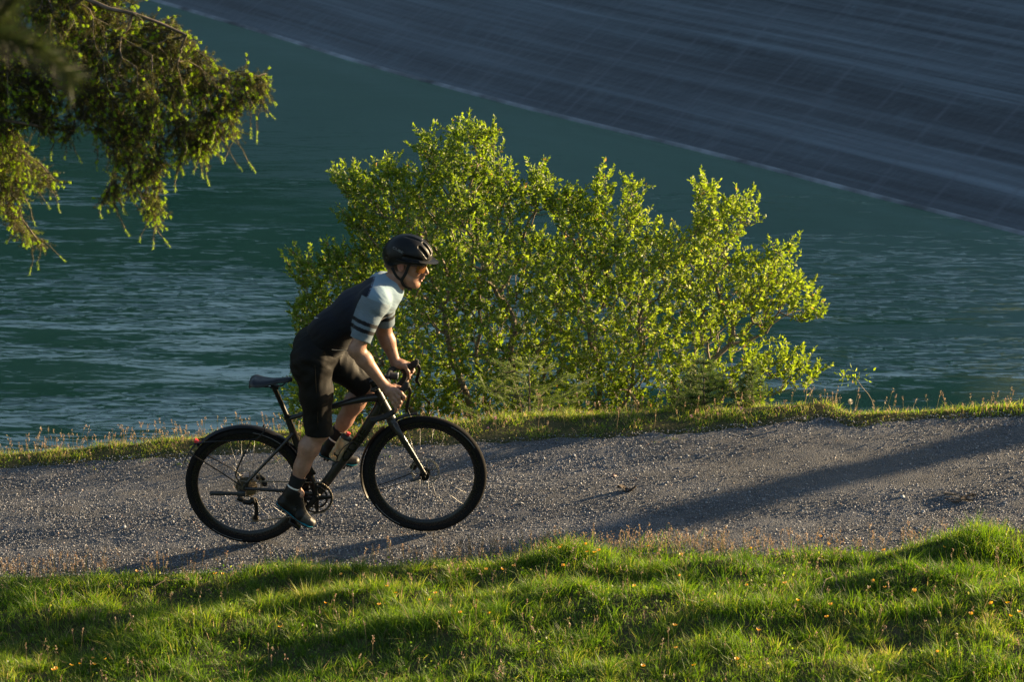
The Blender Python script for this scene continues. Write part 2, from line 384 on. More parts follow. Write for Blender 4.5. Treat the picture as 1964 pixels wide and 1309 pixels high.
def meadow(N, clumped):
    if clumped:
        nc = 3600; cx = rng.uniform(-3.5, 3.8, nc); cdd = rng.random(nc)**.9*3.3; ch = rng.uniform(.6, 1.75, nc)**1.1; ct = rng.normal(size=nc); cs = rng.uniform(.018, .06, nc)
        i = rng.integers(0, nc, N); a = rng.uniform(0, 6.283, N); r = cs[i]*np.abs(rng.normal(size=N)); x = cx[i]+r*np.cos(a); d = cdd[i]+r*np.sin(a); ldir = a*1.0; ldir = np.arctan2(-np.sin(a), np.cos(a)); hk = ch[i]; tk = ct[i]
    else:
        x = rng.uniform(-3.5, 3.8, N); d = rng.random(N)**.9*3.3-.04; ldir = rng.uniform(0, 6.283, N); hk = np.full(N, .75); tk = np.zeros(N)
    y = ynear(x)-d; cl = vnoise(x*5, y*7, 50, 3); z = height(x, y)
    hg = (.030+.029*rng.random(N))*hk*(1+.35*cl)*np.clip(.62+d*1.5, .4, 1)
    bz = 0
    for bx, by, h, rx, ry in _NB: bz = bz+np.exp(-((x-bx)/rx*1.2)**2-((y-by)/ry*1.2)**2)
    hg *= 1+.45*np.clip(bz, 0, 1)
    keep = (rng.random(N) < np.clip(.25+d*5+.5*vnoise(x*9, y*9, 55, 2), .03, 1)) & (d > -.05)
    ti = np.clip(.50+.26*vnoise(x*2.2, y*3, 51, 3)+.13*tk+.17*rng.normal(size=N), 0, .9); dry = rng.random(N) < .06+.10*np.exp(-np.clip(d, 0, 9)/.12); ti[dry] = rng.uniform(.88, 1, dry.sum())
    w = .0016+.0030*rng.random(N)**1.8
    k = keep; return blades(x[k], y[k], z[k], hg[k], w[k], rng, .75 if clumped else .55, .8, ti[k], (-.05, -.03), ldir[k])
parts.append(meadow(190000, True)); parts.append(meadow(95000, False))
for x0, x1 in ((-6.5, -3.4), (3.7, 7.0)):   # the same sward to either side of the view
    n_ = 34000; x = rng.uniform(x0, x1, n_); d = rng.random(n_)*3.6; y = ynear(x)-d; parts.append(blades(x, y, height(x, y), .04+.05*rng.random(n_), .003+.004*rng.random(n_), rng, .6, .8, np.clip(.45+.25*rng.normal(size=n_), 0, .93)))
    n_ = 6000; x = rng.uniform(x0, x1, n_); y = yfar(x)+rng.random(n_)*.8; parts.append(blades(x, y, height(x, y), .03+.04*rng.random(n_), .003+.003*rng.random(n_), rng, .6, .8, np.clip(.75+.2*rng.normal(size=n_), 0, .95)))
def tuft(px, py, n, hh, rad, dep=0.0, tl=.55, lean=.55):
    p = on_path(px, py)
    # slide along the sight line until it meets the terrain
    r = ray(px, py); q = CAM.copy(); tt = 8.0
    while tt < 30:
        q = CAM+r*tt
        if q.z < float(height(q.x, q.y)): break
        tt += .01
    x = q.x+rad*rng.normal(size=n)*.6; y = q.y+rad*rng.normal(size=n)*.45; z = height(x, y)
    return blades(x, y, z, hh*(.55+.6*rng.random(n)), .0022+.002*rng.random(n), rng, lean, .8, np.clip(tl+.2*rng.normal(size=n), 0, .92), (-.05, 0))
for a in [(1870, 1062, 500, .17, .10), (1920, 1075, 350, .14, .12), (1060, 1060, 260, .11, .12), (1110, 1075, 320, .12, .14), (1250, 1062, 260, .09, .18), (740, 1205, 520, .13, .14), (830, 1200, 260, .12, .12),
          (300, 1250, 380, .13, .14), (560, 1170, 200, .11, .14), (1650, 1180, 260, .11, .15), (1480, 1180, 300, .10, .2), (1400, 1250, 260, .12, .15), (1120, 1225, 350, .10, .2), (60, 1160, 250, .12, .12),
          (1780, 1180, 260, .12, .12), (1900, 1290, 300, .12, .15), (640, 1120, 200, .07, .18), (1550, 1068, 200, .08, .2)]:
    parts.append(tuft(*a))
V, Fq, Ft, A = join(parts)
tag(link('meadow_grass', mesh_np('meadow_grass', V, Fq, Ft, attrs={'tint': A}), M_GRASS), 'lush green grass of the hummocky meadow below the gravel path', kind='stuff')

# low broad-leaved herbs between the blades
parts = []
nc = 420; cx = rng.uniform(-3.4, 3.7, nc); cdn = rng.random(nc)*3.2+.02; cs = rng.uniform(.03, .09, nc); i = rng.integers(0, nc, 9000)
x = cx[i]+cs[i]*rng.normal(size=9000); y = ynear(x)-np.abs(cdn[i]+cs[i]*rng.normal(size=9000)); C = np.stack([x, y, height(x, y)+rng.uniform(.015, .05, 9000)], -1); D = rng.normal(size=C.shape)*np.array([1, 1, .45])+np.array([0, 0, .2])
D /= np.linalg.norm(D, axis=1)[:, None]; S_ = np.cross(D, rng.normal(size=D.shape)); S_ /= np.linalg.norm(S_, axis=1)[:, None]; L_ = rng.uniform(.008, .019, 9000)[:, None]
V = np.stack([C, C+D*L_*.5+S_*L_*.38, C+D*L_, C+D*L_*.5-S_*L_*.38], 1).reshape(-1, 3); Fq = np.array([[0, 1, 2, 3]])+4*np.arange(9000)[:, None]
tag(link('meadow_herbs', mesh_np('meadow_herbs', V, Fq, None, attrs={'tint': np.repeat(np.clip(.5+.25*rng.normal(size=9000), 0, .9), 4)}), M_GRASS), 'small round herb leaves growing low among the meadow grass', kind='stuff')

# verge beyond the path
parts = []
N = 120000
x = rng.uniform(-3.6, 4.3, N); d = rng.random(N)*1.0-.22; y = yfar(x)+d
gap = np.exp(-((x-U(1572, 800, 1.2).x)/.07)**2); rag = .10*vnoise(x*5, y*5, 58, 3)
clump = vnoise(x*13, y*15, 56, 3)
keep = (rng.random(N) < np.clip((d+rag+.03)*4.0, 0, .95)*np.clip(.65+1.0*clump, .08, 1)+np.where(clump > .55, .35, 0)*(d > -.18))*(rng.random(N) < 1-.92*gap*(d < .5))
x, y, d, clump = x[keep], y[keep], d[keep], clump[keep]; n = len(x); z = height(x, y)
hg = (.018+.036*rng.random(n)**2.2)*(1+.8*clump)*np.clip(.6+d*1.2, .45, 1.2)
ti = np.clip(.68+.20*rng.normal(size=n), 0, .9); dry = rng.random(n) < .26; ti[dry] = rng.uniform(.88, 1, dry.sum())
parts.append(blades(x, y, z, hg, .002+.0024*rng.random(n), rng, .8, .8, ti))
N = 24000   # rougher growth on the lake slope round the shrub
x = rng.uniform(-4, 5, N); d = .9+5.5*rng.random(N); y = yfar(x)+d; z = height(x, y)
parts.append(blades(x, y, z, .06+.14*rng.random(N), .004+.004*rng.random(N), rng, .5, .6, np.clip(.4+.25*rng.normal(size=N), 0, .95)))
V, Fq, Ft, A = join(parts)
tag(link('verge_grass', mesh_np('verge_grass', V, Fq, Ft, attrs={'tint': A}), M_GRASS), 'thin sunlit grass along the lake side of the gravel path', kind='stuff')

# flowering grass stalks: thin stems with small brown heads
def stalks(x, y, z, hgt, rnd, headn=9, head=.022, tb=(.9, 1), side_k=1.0):
    n = len(x); la = rnd.uniform(0, 6.28, n); l = (.05+.22*rnd.random(n))[:, None]*np.stack([np.cos(la), np.sin(la), 0*la], -1)
    P0 = np.stack([x, y, z-.01], -1); h = hgt[:, None]; up = np.array([0, 0, 1.])
    P1 = P0+h*(.5*up+.3*l); P2 = P0+h*(up*.97+l)
    V, F = [], []
    w = .0011
    for a in (0.3, 1.9):
        s = np.array([math.cos(a), math.sin(a), 0])*w
        V.append(np.stack([P0-s, P0+s, P1-s, P1+s, P2-s*.7, P2+s*.7], 1)); F.append(None)
    Vs = np.concatenate(V, 1).reshape(-1, 3); o = 12*np.arange(n)[:, None]
    Fq = np.concatenate([np.array([[0, 1, 3, 2]])+o, np.array([[2, 3, 5, 4]])+o, np.array([[6, 7, 9, 8]])+o, np.array([[8, 9, 11, 10]])+o])
    out = [(Vs, Fq, None, np.repeat(rnd.uniform(.55, .93, n), 12))]
    # head: little spikelets along the top
    tpos = rnd.uniform(-.12, 1, (n, headn)); hl = (head*(.7+.7*rnd.random(n)))[:, None]
    drc = (P2-P1)/np.linalg.norm(P2-P1, axis=1)[:, None]
    C = P2[:, None]-drc[:, None]*(tpos*hl*1.6)[..., None]+rnd.normal(size=(n, headn, 3))*(hl*.16*side_k)[..., None]
    C = C.reshape(-1, 3); m = len(C); u = rnd.normal(size=(m, 3)); u[:, 2] = np.abs(u[:, 2])+.6; u /= np.linalg.norm(u, axis=1)[:, None]
    v = np.cross(u, rnd.normal(size=(m, 3))); v /= np.linalg.norm(v, axis=1)[:, None]
    L = .0042+.003*rnd.random((m, 1)); Wd = L*.42
    Vh = np.stack([C-u*L, C+v*Wd, C+u*L, C-v*Wd], 1).reshape(-1, 3)
    out.append((Vh, np.array([[0, 1, 2, 3]])+4*np.arange(m)[:, None], None, np.repeat(rnd.uniform(tb[0], tb[1], m), 4)))
    return out
M_STALK = blade_mat('dry_stalk', [(0, (.03, .05, .01)), (.6, (.10, .12, .04)), (.9, (.26, .21, .13)), (1, (.28, .19, .14))], .4, gloss=.03)
parts = []
N = 2200
x = rng.uniform(-3.2, 3.6, N); d = rng.random(N)**2.2*.75-.10; y = ynear(x)-d
k = rng.random(N) < np.clip(.38+.6*vnoise(x*2.3, y, 61, 2), .04, 1)*np.where(d < .2, 1, .35); x, y = x[k], y[k]
parts += stalks(x, y, height(x, y), .05+.10*rng.random(len(x)), rng, 12, .028)
TALL = [p+rng.normal()*7 for p in (1060, 1075, 1100, 1130, 1210, 1222, 1275, 1290, 1300, 1320, 1450, 1455, 1250, 1390, 700, 735, 820, 860, 950, 1030, 1745, 1760, 1930, 330, 110, 150, 560) for _ in range(2)]
N = 330; x = rng.uniform(-3.2, 3.6, N); y = ynear(x)-.3-rng.random(N)*2.6
parts += stalks(x, y, height(x, y), .09+.09*rng.random(N), rng, 8, .018)
parts += stalks(*[np.array(v) for v in (lambda xs: (xs, ynear(xs)-.02, height(xs, ynear(xs)-.02)))(np.array([U(p, 1050, -1).x for p in TALL]))], .11+.09*rng.random(len(TALL)), rng, 16, .034)
V, Fq, Ft, A = join(parts)
tag(link('grass_stalks', mesh_np('grass_stalks', V, Fq, Ft, attrs={'tint': A}), M_STALK), 'brown flowering grass stalks along the meadow edge of the path', kind='stuff')
parts = []
N = 1500
x = rng.uniform(-3.6, 4.0, N); d = .06+rng.random(N)*.50; y = yfar(x)+d
k = rng.random(N) < np.clip(.4+.6*vnoise(x*2.0, y, 62, 2), .06, 1); x, y = x[k], y[k]
parts += stalks(x, y, height(x, y), .05+.13*rng.random(len(x))**1.4, rng, 10, .020)
V, Fq, Ft, A = join(parts)
tag(link('verge_stalks', mesh_np('verge_stalks', V, Fq, Ft, attrs={'tint': A}), M_STALK), 'brown and pinkish flowering stalks along the lake edge of the path', kind='stuff')

# ------------------------------------------------------------------ single plants
def trace(px, py):
    r = ray(px, py); t_ = 9.0
    while t_ < 30:
        q = CAM+r*t_
        if q.z < float(height(q.x, q.y)): break
        t_ += .015
    return q
def flower_mesh(h):
    """buttercup: forked stem, five cupped petals, domed centre"""
    g, V, F = None, [], []
    for k in range(5):
        a = 2*math.pi*k/5; o = len(V); c, s = math.cos(a), math.sin(a)
        for r, w, z in ((.001, .001, 0), (.006, .0055, .002), (.011, .0062, .006), (.0135, .003, .0095)):
            V += [(r*c-w*s, r*s+w*c, z), (r*c, r*s, z-.0012), (r*c+w*s, r*s-w*c, z)]
        for i in range(3):
            for j in range(2): F.append((o+3*i+j, o+3*i+j+1, o+3*i+j+4, o+3*i+j+3))
    pet = mesh_np('blossom', V, F, smooth=True)
    X = np.array([(0, 0, -h), (.004, .002, -h*.6), (.002, -.002, -h*.25), (0, 0, -.001)]); stem = mesh_np('stem', *_tube(X, .0009), smooth=True); return pet, stem
def _tube(X, r, sides=4):
    V, F = [], []
    for p in X:
        for s in range(sides): a = 2*math.pi*s/sides; V.append((p[0]+r*math.cos(a), p[1]+r*math.sin(a), p[2]))
    for i in range(len(X)-1):
        for s in range(sides): s2 = (s+1) % sides; F.append((i*sides+s, i*sides+s2, (i+1)*sides+s2, (i+1)*sides+s))
    return V, F
M_PETAL = blade_mat('buttercup_petal', [(0, (.80, .42, .015)), (1, (.85, .46, .02))], .35, gloss=.08)
M_STEM = blade_mat('green_stem', [(0, (.08, .12, .02)), (1, (.10, .15, .03))], .3)
FP, FS = flower_mesh(.10); FP.materials.append(M_PETAL); FS.materials.append(M_STEM)
def child_copy(o, parent):
    c = o.copy(); COL.objects.link(c); c.parent = parent; return c
proto = None
ORD = ['leftmost', 'second from left', 'third from left', 'fourth from left', 'fifth from left', 'sixth from left', 'seventh from left', 'eighth from left', 'ninth from left', 'tenth from left']
def nth(i, n): return 'rightmost' if i == n-1 else 'second from right' if i == n-2 and n > 5 else ORD[i]
REG = [('by the gravel edge below the bicycle', [(262, 1097), (413, 1102), (427, 1102), (654, 1103), (495, 1134)]),
 ('on the grassy hump right of the front wheel', [(1055, 1053), (1077, 1047), (1073, 1052), (1123, 1045), (1126, 1060), (1140, 1061), (1148, 1057)]),
 ('just below the shaded side of the hump', [(1080, 1086), (985, 1087), (963, 1093), (932, 1093), (914, 1155), (938, 1178)]),
 ('in sunlit grass straight below the front wheel', [(742, 1126), (759, 1139), (835, 1139), (825, 1152), (727, 1161), (866, 1165), (882, 1176)]),
 ('in the clump at the bottom left corner', [(178, 1264), (153, 1275), (202, 1266), (102, 1287), (107, 1284), (137, 1278), (181, 1276)]),
 ('along the path between hump and tall tuft', [(1243, 1049), (1306, 1065), (1375, 1057), (1440, 1053), (1573, 1030), (1590, 1045), (1695, 1057), (1811, 1051)]),
 ('low near the bottom edge on the right', [(1296, 1244), (1331, 1278), (1233, 1279), (1413, 1266), (1798, 1252), (1454, 1210), (1294, 1201)]),
 ('in the meadow right of the hump', [(1303, 1106), (1216, 1125), (1347, 1154), (1432, 1124)]),
 ('in the meadow around the dead twigs', [(1505, 1120), (1530, 1153), (1675, 1116), (1753, 1134), (1593, 1161), (1697, 1128), (1586, 1185)]),
 ('in the meadow below the pedals', [(624, 1158), (537, 1204)]),
 ('under the tall tuft at the right border', [(1901, 1159), (1933, 1158), (1954, 1175), (1938, 1183), (1862, 1179)])]
REG = [(f'yellow buttercup {nth(i, len(pts))} of those {place}', 'buttercups '+place, [p]) for place, pts in REG for i, p in enumerate(sorted(pts))]
for lab, grp, pts in REG:
    for px, py in pts:
        q = trace(px, py+16); f = None
        if proto is None:
            f = proto = empty('buttercup'); ps = link('stem', FS, None, f); pb = link('blossom', FP, None, f)
        else:
            f = proto.copy(); COL.objects.link(f); child_copy(ps, f); child_copy(pb, f)
        r = ray(px, py); k_ = (q-CAM).length-.06; c = CAM+r*(k_); f.location = (q.x, q.y, max(c.z, float(height(q.x, q.y))+.035)); f.location.x = c.x; f.location.y = c.y
        f.rotation_euler = (rng.uniform(-.5, .2), rng.uniform(-.4, .5), rng.uniform(0, 6)); f.scale = (.72*rng.uniform(.8, 1.15),)*3; tag(f, lab, 'flower', grp)
# pink clover beyond the path
V, F = [], []
for k in range(26):
    z = 1-2*(k+.5)/26; a = k*2.4; r = math.sqrt(1-z*z); d = np.array([r*math.cos(a), r*math.sin(a), z]); s = np.cross(d, [0, .3, 1]); s /= np.linalg.norm(s); o = len(V); V += [tuple(d*.003-s*.0012), tuple(d*.003+s*.0012), tuple(d*.0105+s*.0022), tuple(d*.0105-s*.0022)]; F.append((o, o+1, o+2, o+3))
CHm = mesh_np('flower_head', V, F); CHm.materials.append(blade_mat('clover_pink', [(0, (.42, .20, .27)), (1, (.55, .32, .36))], .35)); CSm = mesh_np('stem', *_tube(np.array([(0, 0, -.08), (.003, 0, -.04), (0, 0, 0)]), .0010)); CSm.materials.append(M_STEM)
cproto = None; CLV = 0
for px, py in sorted([(1422, 784), (1326, 799), (1342, 803), (1361, 804), (1377, 795), (1439, 792), (1494, 784), (1531, 784), (1480, 790), (1524, 781), (936, 822), (950, 802), (1910, 774)]):
    w = U(px, py, float(yfar(U(px, 830, 1.0).x))+.22); lab, grp = (f'pink clover {nth(min(CLV-2, 9), 10)} of those in the verge below the shrub', 'clover in the verge below the shrub'); CLV += 1
    if px < 1000: lab, grp = ('higher' if px > 940 else 'lower')+' pink clover head of two behind the top of the front tyre', 'clover by the front wheel'
    if px > 1800: lab, grp = 'single pink clover head in the thin verge at the far right', None
    if cproto is None: f = cproto = empty('clover'); cs_ = link('stem', CSm, None, f); ch_ = link('flower_head', CHm, None, f)
    else: f = cproto.copy(); COL.objects.link(f); child_copy(cs_, f); child_copy(ch_, f)
    if 'group' in f: del f['group']
    f.location = w; f.rotation_euler = (rng.uniform(-.2, .2), rng.uniform(-.2, .2), rng.uniform(0, 6)); tag(f, lab, 'flower', grp)
# dandelion clock
w = U(1631, 771, float(yfar(U(1631, 830, 1.0).x))+.20); f = empty('dandelion', tuple(w)); tag(f, 'white round dandelion seed head on a stalk at the lake edge', 'flower')
V, F = [], []
for k in range(140):
    z = 1-2*(k+.5)/140; a = k*2.4; r = math.sqrt(1-z*z); d = np.array([r*math.cos(a), r*math.sin(a), z]); s = np.cross(d, [0, .3, 1]); s /= np.linalg.norm(s); o = len(V); c = np.array(w); V += [tuple(c+d*.002), tuple(c+d*.017-s*.0022), tuple(c+d*.017+s*.0022)]; F.append((o, o+1, o+2))
link('seed_head', mesh_np('seed_head', V, None, F), blade_mat('dandelion_down', [(0, (.5, .47, .40)), (1, (.6, .57, .5))], .5), f)
link('stem', mesh_np('stem', *_tube(np.array(w)+np.array([(0.008, 0, -.16), (.004, 0, -.08), (0, 0, 0)]), .0014)), M_STEM, f)

# ------------------------------------------------------------------ woody plants
def in_poly(P, poly):
    x, y = P[:, 0], P[:, 1]; c = np.zeros(len(P), bool); n = len(poly); j = n-1
    for i in range(n):
        xi, yi = poly[i]; xj, yj = poly[j]
        k = ((yi > y) != (yj > y)) & (x < (xj-xi)*(y-yi)/(yj-yi+1e-9)+xi); c ^= k; j = i
    return c
def edge_dist(P, poly):
    d = np.full(len(P), 1e9); n = len(poly)
    for i in range(n):
        a, b = np.array(poly[i], float), np.array(poly[(i+1) % n], float); ab = b-a
        t = np.clip(((P-a)@ab)/(ab@ab+1e-9), 0, 1); d = np.minimum(d, np.linalg.norm(P-(a+t[:, None]*ab), axis=1))
    return d
def ray_np(P): # pixel array -> directions
    D = np.array(FWD)*FPX+np.outer(P[:, 0]-W/2, np.array(RIGHT))-np.outer(P[:, 1]-H/2, np.array(UP)); return D
def U_np(P, yo):
    D = ray_np(P); return np.array(CAM)+D*((yo-CAM.y)/D[:, 1])[:, None]
def grow(seeds, pts, alpha=.35, below=0.0, above=0.0):
    """greedy branching: every point joins the existing node that is near and near the root. seeds: (pos, parent)"""
    n0 = len(seeds); n = n0+len(pts); X = np.zeros((n, 3)); par = np.full(n, -1); L = np.zeros(n)
    for i, (p, q) in enumerate(seeds):
        X[i] = p; par[i] = q
        if q >= 0: L[i] = L[q]+np.linalg.norm(X[i]-X[q])*.5
    S = X[:n0]; d0 = np.array([np.min(np.linalg.norm(S-p, axis=1)) for p in pts]); order = np.argsort(d0)
    for k, idx in enumerate(order):
        p = pts[idx]; i = n0+k; dv = p-X[:i]; d = np.linalg.norm(dv, axis=1)
        cost = d*(1+below*np.clip(-dv[:, 2]/(d+1e-6), 0, 1)+above*np.clip(dv[:, 2]/(d+1e-6), 0, 1))+alpha*L[:i]
        j = int(np.argmin(cost)); X[i] = p; par[i] = j; L[i] = L[j]+d[j]
    return X, par
def branch_radii(X, par, tip=.0014, power=2.3, cap=1.0):
    n = len(X); r = np.zeros(n); kids = np.zeros(n, int)
    for i in range(n):
        if par[i] >= 0: kids[par[i]] += 1
    acc = np.where(kids == 0, tip**power, 0.0)
    for i in range(n-1, -1, -1):
        if acc[i] == 0: acc[i] = tip**power
        if par[i] >= 0: acc[par[i]] += acc[i]
    return np.minimum(acc**(1/power), cap), kids
def branch_mesh(X, par, r, sides=4, rnd=rng):
    """every link is a tapered, slightly kinked tube"""
    k = np.where(par >= 0)[0]; A = X[par[k]]; B = X[k]; ra = np.minimum(r[par[k]], r[k]*1.6); rb = r[k]
    Mid = (A+B)/2+rnd.normal(size=A.shape)*np.linalg.norm(B-A, axis=1)[:, None]*.05; rm = (ra+rb)/2
    T = B-A; T /= np.linalg.norm(T, axis=1)[:, None]+1e-9
    ref = np.where(np.abs(T[:, 2:3]) > .9, [[1, 0, 0]], [[0, 0, 1]]); S1 = np.cross(T, ref); S1 /= np.linalg.norm(S1, axis=1)[:, None]; S2 = np.cross(T, S1)
    V = []
    for P, rr in ((A, ra), (Mid, rm), (B, rb)):
        for s in range(sides):
            a = 2*math.pi*s/sides; V.append(P+rr[:, None]*(math.cos(a)*S1+math.sin(a)*S2))
    V = np.stack(V, 1).reshape(-1, 3); o = (3*sides)*np.arange(len(k))[:, None]; F = []
    for ring in range(2):
        for s in range(sides):
            s2 = (s+1) % sides; F.append(np.array([[ring*sides+s, ring*sides+s2, (ring+1)*sides+s2, (ring+1)*sides+s]])+o)
    return V, np.concatenate(F)
def leaves(C, D, size, rnd, aspect=.46, tint=None, droop=.0):
    """folded pointed leaf: base C, direction D"""
    n = len(C); D = D/np.linalg.norm(D, axis=1)[:, None]; s = np.cross(D, rnd.normal(size=(n, 3))); s /= np.linalg.norm(s, axis=1)[:, None]; nn = np.cross(D, s)
    L = size[:, None]; w = L*aspect/2; f = .35*w
    P = [C, C+D*L*.35+s*w+nn*f, C+D*L*.35-s*w+nn*f, C+D*L*.72+s*w*.75+nn*f*.8, C+D*L*.72-s*w*.75+nn*f*.8, C+D*L-nn*L*droop, C+D*L*.5-nn*0]
    V = np.stack(P, 1).reshape(-1, 3); o = 7*np.arange(n)[:, None]
    Fq = np.concatenate([np.array([[0, 1, 3, 6]])+o, np.array([[0, 6, 4, 2]])+o]); Ft = np.concatenate([np.array([[6, 3, 5]])+o, np.array([[6, 5, 4]])+o])
    return V, Fq, Ft, np.repeat(rnd.random(n) if tint is None else tint, 7)
M_BARK = simple('willow_bark', (.17, .135, .095), .85, var=.35, scale=40)
M_LEAF = blade_mat('shrub_leaf', [(0, (.040, .085, .012)), (.4, (.125, .195, .022)), (.75, (.21, .29, .038)), (.95, (.31, .35, .09)), (1, (.25, .17, .06))], .62, gloss=.03)

SHRUB = [(548, 505), (590, 492), (640, 485), (690, 492), (668, 470), (700, 455), (650, 425), (690, 410), (640, 350), (665, 330), (715, 350), (745, 320), (775, 345), (815, 330), (798, 290), (825, 255), (850, 285), (868, 262), (895, 238),
         (930, 262), (950, 262), (958, 310), (985, 345), (1018, 375), (1022, 330), (1042, 318), (1055, 375), (1085, 370), (1115, 385), (1130, 410), (1145, 335), (1165, 350), (1172, 420), (1190, 440), (1200, 350), (1215, 345), (1225, 400), (1240, 450), (1262, 450),
         (1290, 470), (1330, 440), (1335, 360), (1360, 360), (1390, 395), (1440, 380), (1465, 410), (1435, 445), (1400, 470), (1390, 500), (1440, 490), (1470, 520), (1480, 480), (1525, 475), (1515, 530), (1560, 570), (1580, 610), (1530, 620), (1490, 600), (1470, 650), (1480, 690),
         (1520, 680), (1572, 712), (1560, 740), (1500, 745), (1460, 790), (1390, 800), (560, 830), (560, 760), (590, 700), (570, 640), (560, 600), (590, 570), (570, 540)]
SY = 5.2
def shrub():
    root = empty('willow_shrub', tuple(U(1050, 870, SY)))
    tag(root, 'large leafy backlit shrub with pale green leaves growing beside the lake', 'shrub')
    N = 11500; P = np.stack([rng.uniform(540, 1590, N), rng.uniform(235, 835, N)], -1)
    P = P[in_poly(P, SHRUB)]; ed = edge_dist(P, SHRUB)/242
    clump = vnoise(P[:, 0]/42, P[:, 1]/42, 71, 3)
    P, ed = P[(clump > -.68) | (ed < .10)], ed[(clump > -.68) | (ed < .10)]
    right = np.clip((P[:, 0]-1150)/300, 0, 1); thin = rng.random(len(P)) < 1-.25*right; P, ed = P[thin], ed[thin]
    k = rng.random(len(P)) < np.where((P[:, 1] > 600) & (P[:, 0] > 640) & (P[:, 0] < 1480), .60, .84); P, ed = P[k], ed[k]
    th = np.clip(ed*1.3+.10, .10, .95); yo = SY+th*rng.uniform(-1, 1, len(P))
    X = U_np(P, yo)
    seeds = []
    for bx, tx, ty in [(905, 700, 600), (930, 800, 420), (955, 890, 400), (1010, 950, 430), (1060, 1040, 480), (1100, 1180, 520), (1135, 1150, 500), (1150, 1290, 540), (1240, 1400, 620), (880, 680, 660), (1210, 1250, 560)]:
        b = np.array(U(bx, 900, SY+rng.uniform(-.25, .25))); b[2] = float(height(b[0], b[1]))-.05
        e = np.array(U(tx, ty, SY+rng.uniform(-.3, .3))); n = 9; prev = -1
        for q in range(n):
            f = q/(n-1)*.62; p = b+(e-b)*f; p[2] += .25*math.sin(f*2.6); p[:2] += rng.normal(size=2)*.02*q**.5
            seeds.append((p, prev)); prev = len(seeds)-1
    X, par = grow(seeds, X, .30, below=1.2)
    r, kids = branch_radii(X, par, .0017, 2.05, .036)
    V, F = branch_mesh(X, par, r, 5)
    link('branches', mesh_np('branches', V, F, smooth=True), M_BARK, root)
    # twigs with leaves in every outer node
    idx = np.where((par >= 0) & (r < .006))[0]
    D = X[idx]-X[par[idx]]; D /= np.linalg.norm(D, axis=1)[:, None]; D = D+np.array([0, 0, .75])+.35*rng.normal(size=D.shape); D /= np.linalg.norm(D, axis=1)[:, None]
    tips = kids[idx] == 0; Lt = np.where(tips, rng.uniform(.10, .19, len(idx)), rng.uniform(.05, .12, len(idx)))
    TW, TP, C, LD, TT, SZ = [], [], [], [], [], []
    base_t = .45+.16*vnoise(X[idx, 0]*2.5, X[idx, 2]*2.5, 72, 2)
    m = 23
    for j in range(m):
        f = (j+.6)/m; P0 = X[idx]+D*(Lt*f)[:, None]
        ld = D*(.35+.7*f)+.85*rng.normal(size=D.shape)*np.array([1, 1, .6]); keep = rng.random(len(idx)) < np.where(tips, .95, .62)
        C.append(P0[keep]); LD.append(ld[keep]); TT.append(np.clip(base_t[keep]+.14*rng.normal(size=keep.sum())+.12*f, 0, .93)); SZ.append(rng.uniform(.026, .050, keep.sum())*(1-.25*f))
    C, LD, TT, SZ = np.concatenate(C), np.concatenate(LD), np.concatenate(TT), np.concatenate(SZ)
    br = rng.random(len(C)) < .012; TT[br] = 1
    V, Fq, Ft, A = leaves(C, LD, SZ, rng, .50, TT, .08)
    o = link('foliage', mesh_np('foliage', V, Fq, Ft, attrs={'tint': A}), M_LEAF, root); o['kind'] = 'stuff'
    # twig wood
    B = X[idx]+D*Lt[:, None]; XX = np.concatenate([X[idx], B]); pp = np.r_[np.full(len(idx), -1), np.arange(len(idx))]; rr = np.r_[np.full(len(idx), .0016), np.full(len(idx), .0008)]
    V, F = branch_mesh(XX, pp, rr, 3); o = link('twigs', mesh_np('twigs', V, F), M_BARK, root); o['kind'] = 'stuff'
    print('shrub leaves', len(C), 'twigs', len(idx))
shrub()

# spruce ---------------------------------------------------------------
M_SPRUCE_BARK = simple('spruce_bark', (.115, .090, .070), .9, var=.45, scale=30, bump=.5)
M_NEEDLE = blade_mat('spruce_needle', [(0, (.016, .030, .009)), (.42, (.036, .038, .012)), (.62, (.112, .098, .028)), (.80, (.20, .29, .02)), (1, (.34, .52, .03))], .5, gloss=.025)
def needles(A, B, per_m, ln, rnd, tint, w=.0016, fwd=.5, lift=0.0):
    L = np.linalg.norm(B-A, axis=1); cnt = np.maximum(1, (L*per_m).astype(int)); rep = np.repeat(np.arange(len(A)), cnt); n = len(rep)
    f = rnd.random(n)[:, None]; C = A[rep]*(1-f)+B[rep]*f; T = (B-A)/(L[:, None]+1e-9); T = T[rep]
    R = np.cross(T, rnd.normal(size=(n, 3))); R /= np.linalg.norm(R, axis=1)[:, None]
    D = R+fwd*T+np.array([0, 0, lift]); D /= np.linalg.norm(D, axis=1)[:, None]; S = np.cross(D, rnd.normal(size=(n, 3))); S /= np.linalg.norm(S, axis=1)[:, None]
    l = (ln*rnd.uniform(.7, 1.15, n))[:, None]
    V = np.stack([C-S*w/2, C+S*w/2, C+D*l], 1).reshape(-1, 3)
    tt = np.clip((tint[rep] if np.ndim(tint) else np.full(n, tint))+.07*rnd.normal(size=n), 0, 1)
    return V, None, np.array([[0, 1, 2]])+3*np.arange(n)[:, None], np.repeat(tt, 3)
SPA = [(-180, -90), (180, -60), (262, 8), (250, 20), (310, 45), (330, 20), (345, 55), (385, 95), (430, 130), (480, 138), (518, 145), (505, 185), (455, 205), (458, 275), (440, 262), (430, 240), (412, 285), (390, 322), (372, 290), (350, 300), (345, 330), (325, 300), (308, 340),
       (310, 380), (300, 432), (280, 410), (262, 372), (240, 385), (182, 402), (215, 345), (205, 275), (178, 255), (150, 215), (130, 278), (105, 262), (60, 240), (20, 262), (-180, 280)]
